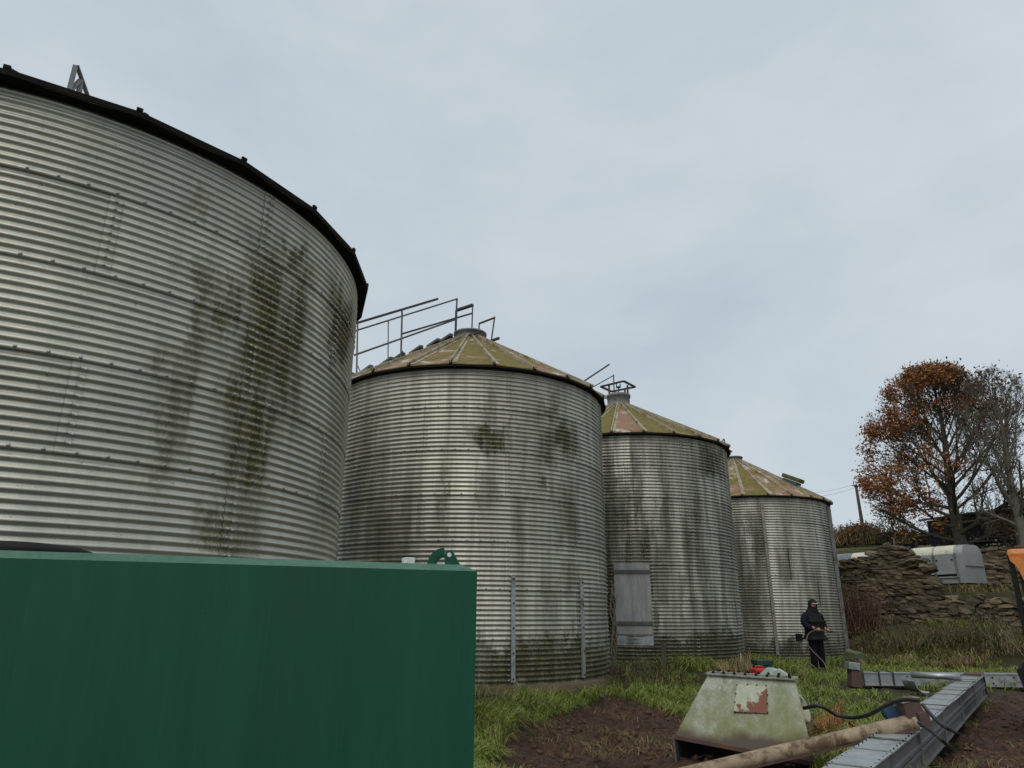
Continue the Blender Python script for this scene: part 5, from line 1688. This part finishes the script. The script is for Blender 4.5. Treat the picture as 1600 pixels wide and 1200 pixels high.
# soil clods
cl_x, cl_y = scatter(6500, (0.2, 14.0, 5.2, 15.0), lambda a_, b_: dirt_mask(a_, b_))
cl_v, cl_f = [], []
for q in range(len(cl_x)):
    s_ = RNG.uniform(.010, .046) * (1.6 if RNG.random() < .08 else 1)
    o_ = np.array([cl_x[q], cl_y[q], zg(cl_x[q:q + 1], cl_y[q:q + 1])[0] + s_ * .15])
    oc = np.array([[1, 0, 0], [-1, 0, 0], [0, 1, 0], [0, -1, 0], [0, 0, .8], [0, 0, -.6]]) * s_ * RNG.uniform(.6, 1.3, (6, 1)) + RNG.normal(0, s_ * .22, (6, 3))
    b0 = len(cl_v) * 6
    cl_v.append(oc + o_)
    cl_f += [(b0 + a_, b0 + b_, b0 + c_) for a_, b_, c_ in ((0, 2, 4), (2, 1, 4), (1, 3, 4), (3, 0, 4), (2, 0, 5), (1, 2, 5), (3, 1, 5), (0, 3, 5))]
M_clod = m_simple('soil_clod', (.072, .036, .019), (.125, .068, .038), 9, .95, c3=(.10, .085, .06), s3=3, t3=(.62, .66))
me = np_mesh('soil_clods', np.concatenate(cl_v), None, cl_f, M_clod)
tag(link_mesh('soil_clods', me), None, None, None, 'stuff')
# bank below the stone wall
def bank_keep(x_, y_):
    s_ = wall_s(x_, y_)
    return free(x_, y_) & (wall_t(x_, y_) > -.3) & (s_ > -5.5) & (s_ < -.05)
x_ = RNG.uniform(W_A.x - 1, W_A.x + 9.5, 60000); y_ = RNG.uniform(17, 28, 60000)
k = bank_keep(x_, y_); x_, y_ = x_[k], y_[k]
P0 = np.stack([x_, y_, zg(x_, y_) - .02], 1)
s_ = wall_s(x_, y_)
kk = (vnoise(x_, y_, .8, 51) + .5 * vnoise(x_, y_, 2.2, 52)) > -.12
gsel = kk & ((s_ < -2.3) | ((s_ > -1.15) & (vnoise(x_, y_, .5, 53) > -.22)))
blades('bank_grass', P0[gsel], .26, .010, [(.14, .18, .026), (.18, .20, .04), (.10, .13, .025), (.22, .19, .06)], 8, 1.3)
dsel = kk & (s_ >= -2.8) & (s_ < -.95)
blades('dead_bank_growth', P0[dsel], .25, .009, [(.30, .215, .11), (.18, .135, .07), (.36, .27, .14), (.16, .17, .045), (.11, .085, .05)], 9, 1.6)
# tops of walls and terrace
x_ = RNG.uniform(W_A.x, W_A.x + 9.5, 9000); y_ = RNG.uniform(22, 31, 9000)
s_ = wall_s(x_, y_); k = (s_ > .45) & (s_ < 1.5)
x_, y_ = x_[k], y_[k]
blades('terrace_grass', np.stack([x_, y_, zg(x_, y_) - .02], 1), .34, .014, [(.13, .105, .03), (.09, .085, .02), (.16, .12, .05)], 10, .9)
x_ = RNG.uniform(W_A.x + 2, W_A.x + 14, 22000); y_ = RNG.uniform(28, 44, 22000)
s_ = wall_s(x_, y_); k = (s_ > 6.7) & (s_ < 10.0)
x_, y_ = x_[k], y_[k]
blades('upper_grass', np.stack([x_, y_, zg(x_, y_) - .02], 1), .3, .016, [(.09, .08, .025), (.06, .06, .02), (.11, .085, .04)], 11, .9)

# single tufts one can point at
def tuft(name, label, cat, px, py, d_, n, r, h, w, cols, seed, droop=.8, z=None):
    p = hd(px, py, d_)
    zq = g(p.x, p.y) if z is None else z
    rg_ = np.random.default_rng(seed)
    a_ = rg_.uniform(0, 2 * PI, n); q = r * np.sqrt(rg_.uniform(0, 1, n))
    P0 = np.stack([p.x + q * np.cos(a_), p.y + q * np.sin(a_), np.full(n, zq - .02)], 1)
    if z is None: P0[:, 2] = zg(P0[:, 0], P0[:, 1]) - .02
    out_ = np.stack([np.cos(a_), np.sin(a_), a_ * 0], 1) * (q / r)[:, None]
    return blades(name, P0, h * (1 - .62 * (q / r) ** 1.6) * rg_.uniform(.45, 1.15, n), w, cols, seed, droop, 'thing', label, cat, out_)
STRAW = [(.26, .19, .09), (.19, .13, .06), (.14, .10, .045), (.30, .23, .12)]
ORNG = [(.34, .16, .035), (.19, .085, .022), (.28, .15, .05), (.13, .07, .022)]
tuft('dry_grass_clump', 'pale straw coloured grass clump at the foot of the hatch silo behind the hopper', 'grass clump', 1157, 1045, 16.6, 620, .55, .85, .008, STRAW, 61, .5)
tuft('bracken_clump', 'orange brown bracken clump right of the hopper beside the black hose', 'bracken', 1300, 1103, 11.0, 620, .24, .58, .007, ORNG, 62, .55)
tuft('dry_grass_clump', 'dry straw clump growing at the foot of the trailer end', 'grass clump', 1521, 930, 28.0, 160, .40, .5, .014, [(.24, .18, .06), (.18, .14, .04)], 63, .8, z=1.75)
tuft('grass_clump', 'bright green grass clump beside the black cable on the bare soil', 'grass clump', 1505, 1150, 7.4, 240, .17, .22, .006, yel, 64, 1.2)
tuft('dry_grass_clump', 'dead brown grass under the grey hatch', 'grass clump', 1000, 1045, 16.6, 380, .45, .45, .008, [(.12, .085, .05), (.09, .065, .04), (.16, .12, .07)], 65, .9)
tuft('bracken_clump', 'tawny dead grass in the middle of the bank below the wall', 'bracken', 1490, 1010, 23.6, 420, .85, .55, .013, [(.20, .135, .055), (.15, .10, .045), (.11, .075, .035)], 66, .9)
tuft('dead_grass_tussock', 'pale dead grass tussock on the bank under the peak of the broken wall', 'grass clump', 1405, 1000, 24.4, 420, .8, .5, .011, [(.26, .19, .09), (.20, .15, .07), (.17, .15, .06)], 67, .9)
tuft('moss_hummock', 'bright green mossy hummock on the ledge below the low end of the broken wall', 'moss', 1520, 968, 26.0, 700, 1.0, .22, .012, [(.16, .19, .03), (.20, .22, .04), (.11, .14, .025)], 68, 1.2)
brush('dock_weeds', 'tall red brown dead weeds against the left end of the broken wall', gpts([(1330 + k * 4, 975, 26.6) for k in range(9)]), 1.75, 260, [(.10, .058, .036), (.075, .045, .03), (.13, .085, .055)], 71, 'weeds', .35, .9, .013)
brush('brambles', 'tangle of dark bare brambles on the bank below the broken wall', gpts([(1345 + k * 9, 985, 25.6 - .01 * k) for k in range(24)]), .75, 600, [(.10, .075, .048), (.15, .11, .07), (.10, .10, .04)], 72, 'brambles', .5, .7, .011)
brush('saplings', 'thin pale saplings on the bank in front of the low wall by the digger', gpts([(1555 + k * 6, 985, 24.6) for k in range(6)]), 1.35, 40, [(.16, .14, .09), (.11, .09, .06)], 73, 'sapling', .4, .6, .012)
brush('dead_weed', 'single thin dead weed stem standing beside the green tank', gpts([(800, 1195, 7.0)]), .95, 5, [(.075, .05, .035)], 74, 'weed', .03, 2.0, .005)
brush('weed_patch', 'dead brown weeds between the handrail silo and the hatch silo', gpts([(966 + k * 5, 1050, 14.6) for k in range(12)]), .42, 420, [(.09, .065, .04), (.065, .05, .03), (.11, .085, .05)], 75, 'weeds', .3, .8, .009)

# ------------------------------------------------------------------ person
M_skin = m_simple('skin', (.46, .22, .16), (.40, .18, .13), 9, .55, bump=0)
M_coat = m_simple('black_coat_cloth', (.013, .013, .014), (.024, .023, .024), 9, .9, bump=.3, spec=.12)
M_sleeve = m_simple('navy_sleeve_cloth', (.010, .011, .020), (.016, .018, .028), 9, .9, bump=.3, spec=.12)
M_trouser = m_simple('dark_trouser_cloth', (.006, .007, .009), (.010, .010, .013), 9, .9, bump=.3, spec=.12)
pp = hd(1283, 1040, 20.4)
pz_ = g(pp.x, pp.y)
PROT = math.radians(-68)
person = empty('person', (pp.x, pp.y, pz_), PROT, 'person in black hooded coat and dark trousers holding a lance beside the farthest silo', 'person')
# local: +x is the way the person faces
def skin_body(name, joints, edges, mat, parent, sub=2, smooth=True):
    me = bpy.data.meshes.new(name)
    me.from_pydata([j[0] for j in joints], edges, [])
    o = link_mesh(name, me, parent)
    md = o.modifiers.new('skin', 'SKIN')
    md.use_smooth_shade = True
    if not me.skin_vertices: bpy.context.view_layer.objects.active = o
    sv = me.skin_vertices[0].data if len(me.skin_vertices) else None
    for k, j in enumerate(joints):
        r = j[1] if isinstance(j[1], tuple) else (j[1], j[1])
        sv[k].radius = r
    sv[0].use_root = True
    o.modifiers.new('sub', 'SUBSURF').levels = sub
    o.modifiers['sub'].render_levels = sub
    me.materials.append(mat)
    return o
J = [((0, 0, .95), (.13, .16)), ((.0, 0, 1.15), (.12, .15)), ((.01, 0, 1.34), (.11, .13)), ((.02, 0, 1.50), .06), ((.05, 0, 1.60), .085), ((.055, 0, 1.68), .085), ((.05, 0, 1.735), .05),
     ((.0, .10, .90), .09), ((.02, .11, .50), .062), ((-.01, .12, .12), .036), ((.08, .13, .05), .022),
     ((.0, -.10, .90), .09), ((.03, -.11, .50), .062), ((-.01, -.12, .12), .036), ((.08, -.13, .05), .022),
     ((.0, .15, 1.38), .045), ((-.02, .29, 1.17), .040), ((.20, .20, 1.03), .032),
     ((.0, -.15, 1.38), .045), ((-.02, -.29, 1.17), .040), ((.22, -.17, 1.05), .032)]
E_ = [(0, 1), (1, 2), (2, 3), (3, 4), (4, 5), (5, 6), (0, 7), (7, 8), (8, 9), (9, 10), (0, 11), (11, 12), (12, 13), (13, 14), (2, 15), (15, 16), (16, 17), (2, 18), (18, 19), (19, 20)]
skin_body('body', J, E_, M_skin, person)
skin_body('coat', [((0, 0, 1.0), (.19, .25)), ((0, 0, .80), (.20, .25)), ((0, 0, .72), (.195, .245)), ((0, 0, 1.2), (.19, .245)), ((.0, 0, 1.36), (.175, .265)), ((.01, 0, 1.47), (.13, .20)), ((.01, 0, 1.55), (.09, .11))],
          [(0, 1), (1, 2), (0, 3), (3, 4), (4, 5), (5, 6)], M_coat, person)
for sg in (1, -1):
    skin_body('sleeve', [((.0, .19 * sg, 1.42), .115), ((-.02, .315 * sg, 1.19), .092), ((.08, .275 * sg, 1.10), .078), ((.17, .20 * sg if sg > 0 else -.185, 1.045), .050)], [(0, 1), (1, 2), (2, 3)], M_sleeve, person)
    skin_body('trouser_leg', [((0, .10 * sg, .92), .13), ((.02, .115 * sg, .52), .10), ((.005, .125 * sg, .11), .085)], [(0, 1), (1, 2)], M_trouser, person)
    skin_body('boot', [((-.03, .125 * sg, .065), .066), ((.08, .13 * sg, .06), .062), ((.18, .135 * sg, .05), .050), ((-.01, .12 * sg, .18), .070)], [(0, 1), (1, 2), (0, 3)], M_blackpl, person)
    # hand: palm, thumb and four curled fingers round the lance
    hx_, hy_, hz_ = (.235, .185, 1.02) if sg > 0 else (.255, -.155, 1.04)
    hj = [((hx_ - .03, hy_, hz_), .028), ((hx_ + .02, hy_ - .02 * sg, hz_), .030)]
    he = [(0, 1)]
    for f_ in range(4):
        b0 = len(hj)
        yo = -.035 * sg + f_ * .018 * sg - .0
        L_ = (.9, 1.0, .95, .75)[f_]
        hj += [((hx_ + .05, hy_ + yo, hz_ + .012), .009), ((hx_ + .05 + .03 * L_, hy_ + yo, hz_ - .012), .009), ((hx_ + .045 + .012 * L_, hy_ + yo, hz_ - .040), .008)]
        he += [(1, b0), (b0, b0 + 1), (b0 + 1, b0 + 2)]
    b0 = len(hj)
    hj += [((hx_ + .015, hy_ - .045 * sg, hz_ + .025), .011), ((hx_ + .05, hy_ - .05 * sg, hz_ + .032), .009)]
    he += [(1, b0), (b0, b0 + 1)]
    skin_body('hand', hj, he, M_skin, person, 1)
hood = MB()
rows, ncol = 9, 16
hv_ = []
for r_ in range(rows):
    th = PI * r_ / (rows - 1)
    for c_ in range(ncol):
        ph = 2 * PI * c_ / ncol
        v = Vector((math.sin(th) * math.cos(ph) * .125 + .03, math.sin(th) * math.sin(ph) * .115, math.cos(th) * .145 + 1.645))
        if v.x > .10 and 1.61 < v.z < 1.70: v.x = .095                  # face opening
        hv_.append(v)
hf = [(r_ * ncol + c_, r_ * ncol + (c_ + 1) % ncol, (r_ + 1) * ncol + (c_ + 1) % ncol, (r_ + 1) * ncol + c_) for r_ in range(rows - 1) for c_ in range(ncol)
      if not (2.6 < r_ + .5 < 4.6 and (c_ < 3 or c_ >= ncol - 3))]
hood.add([(v.x + .03, v.y, v.z - .015) for v in hv_], hf, True).build('hood', M_coat, person)
skin_body('snood', [((.075, 0, 1.605), (.128, .118)), ((.03, 0, 1.50), (.135, .14)), ((.01, 0, 1.43), (.14, .17))], [(0, 1), (1, 2)], M_coat, person)
MB().tube([(.135, .085, 1.66), (.168, .035, 1.655), (.168, -.035, 1.655), (.135, -.085, 1.66)], .010, 6).build('goggle_strap', M_white, person)
MB().tube([(.125, 0, 1.67), (.158, 0, 1.635), (.135, 0, 1.625)], [.012, .018, .012], 7).build('nose', M_skin, person)
for sg in (-1, 1): MB().tube([(.128, .032 * sg, 1.655), (.142, .032 * sg, 1.655)], .011, 8).build('eye', M_eave, person)
lance = MB()
Rm = Matrix.Rotation(PROT, 3, 'Z')
pw = Vector((pp.x, pp.y, pz_))
w2_, w1_ = pw + Rm @ Vector((.275, .19, 1.00)), pw + Rm @ Vector((.295, -.16, 1.02))
dl = (w2_ - w1_).normalized()
lance.tube([w1_ - dl * .10, w2_ + dl * .12], .014, 8)
lance.tube([w2_ + dl * .12, w2_ + dl * .85], .008, 7)
lance.build('spray_lance', m_simple('lance_brass', (.25, .16, .10), (.20, .12, .08), 9, .5, .3, bump=0), None, label='thin spray lance held level in both hands of the person', cat='lance')
# orange hose: from lance to coils on the grass
M_ohose = m_simple('faded_orange_hose', (.21, .12, .09), (.16, .09, .07), 8, .6, bump=0)
def gp3(px_, py_, dd, up_=.03):
    p = hd(px_, py_, dd); return Vector((p.x, p.y, g(p.x, p.y) + up_))
hz = [w1_ - dl * .10, pw + Rm @ Vector((.20, -.40, .92)), hd(1264, 1000, 19.9), hd(1272, 1012, 19.9), hd(1283, 1023, 19.8), hd(1292, 1033, 19.7), gp3(1297, 1040, 19.5)]
hz += [gp3(1300, 1048, 18.9), gp3(1290, 1052, 18.4), hd(1280, 1042, 18.3), hd(1268, 1032.5, 18.3), hd(1261, 1038, 18.2), gp3(1263, 1053, 18.0)]
hz += [gp3(1280, 1052, 18.0), gp3(1262, 1050, 17.6), hd(1253, 1044, 17.5), hd(1245, 1037, 17.5), hd(1238, 1042, 17.4), gp3(1243, 1052, 17.2), gp3(1256, 1055, 16.8), gp3(1240, 1056, 15.5), Vector((wx_.x, wx_.y, wg + .2))]
MB().tube(spline(hz, 6), .011, 7).build('orange_hose', M_ohose, None, label='faded orange hose looping over the grass from the lance to the washer', cat='hose')
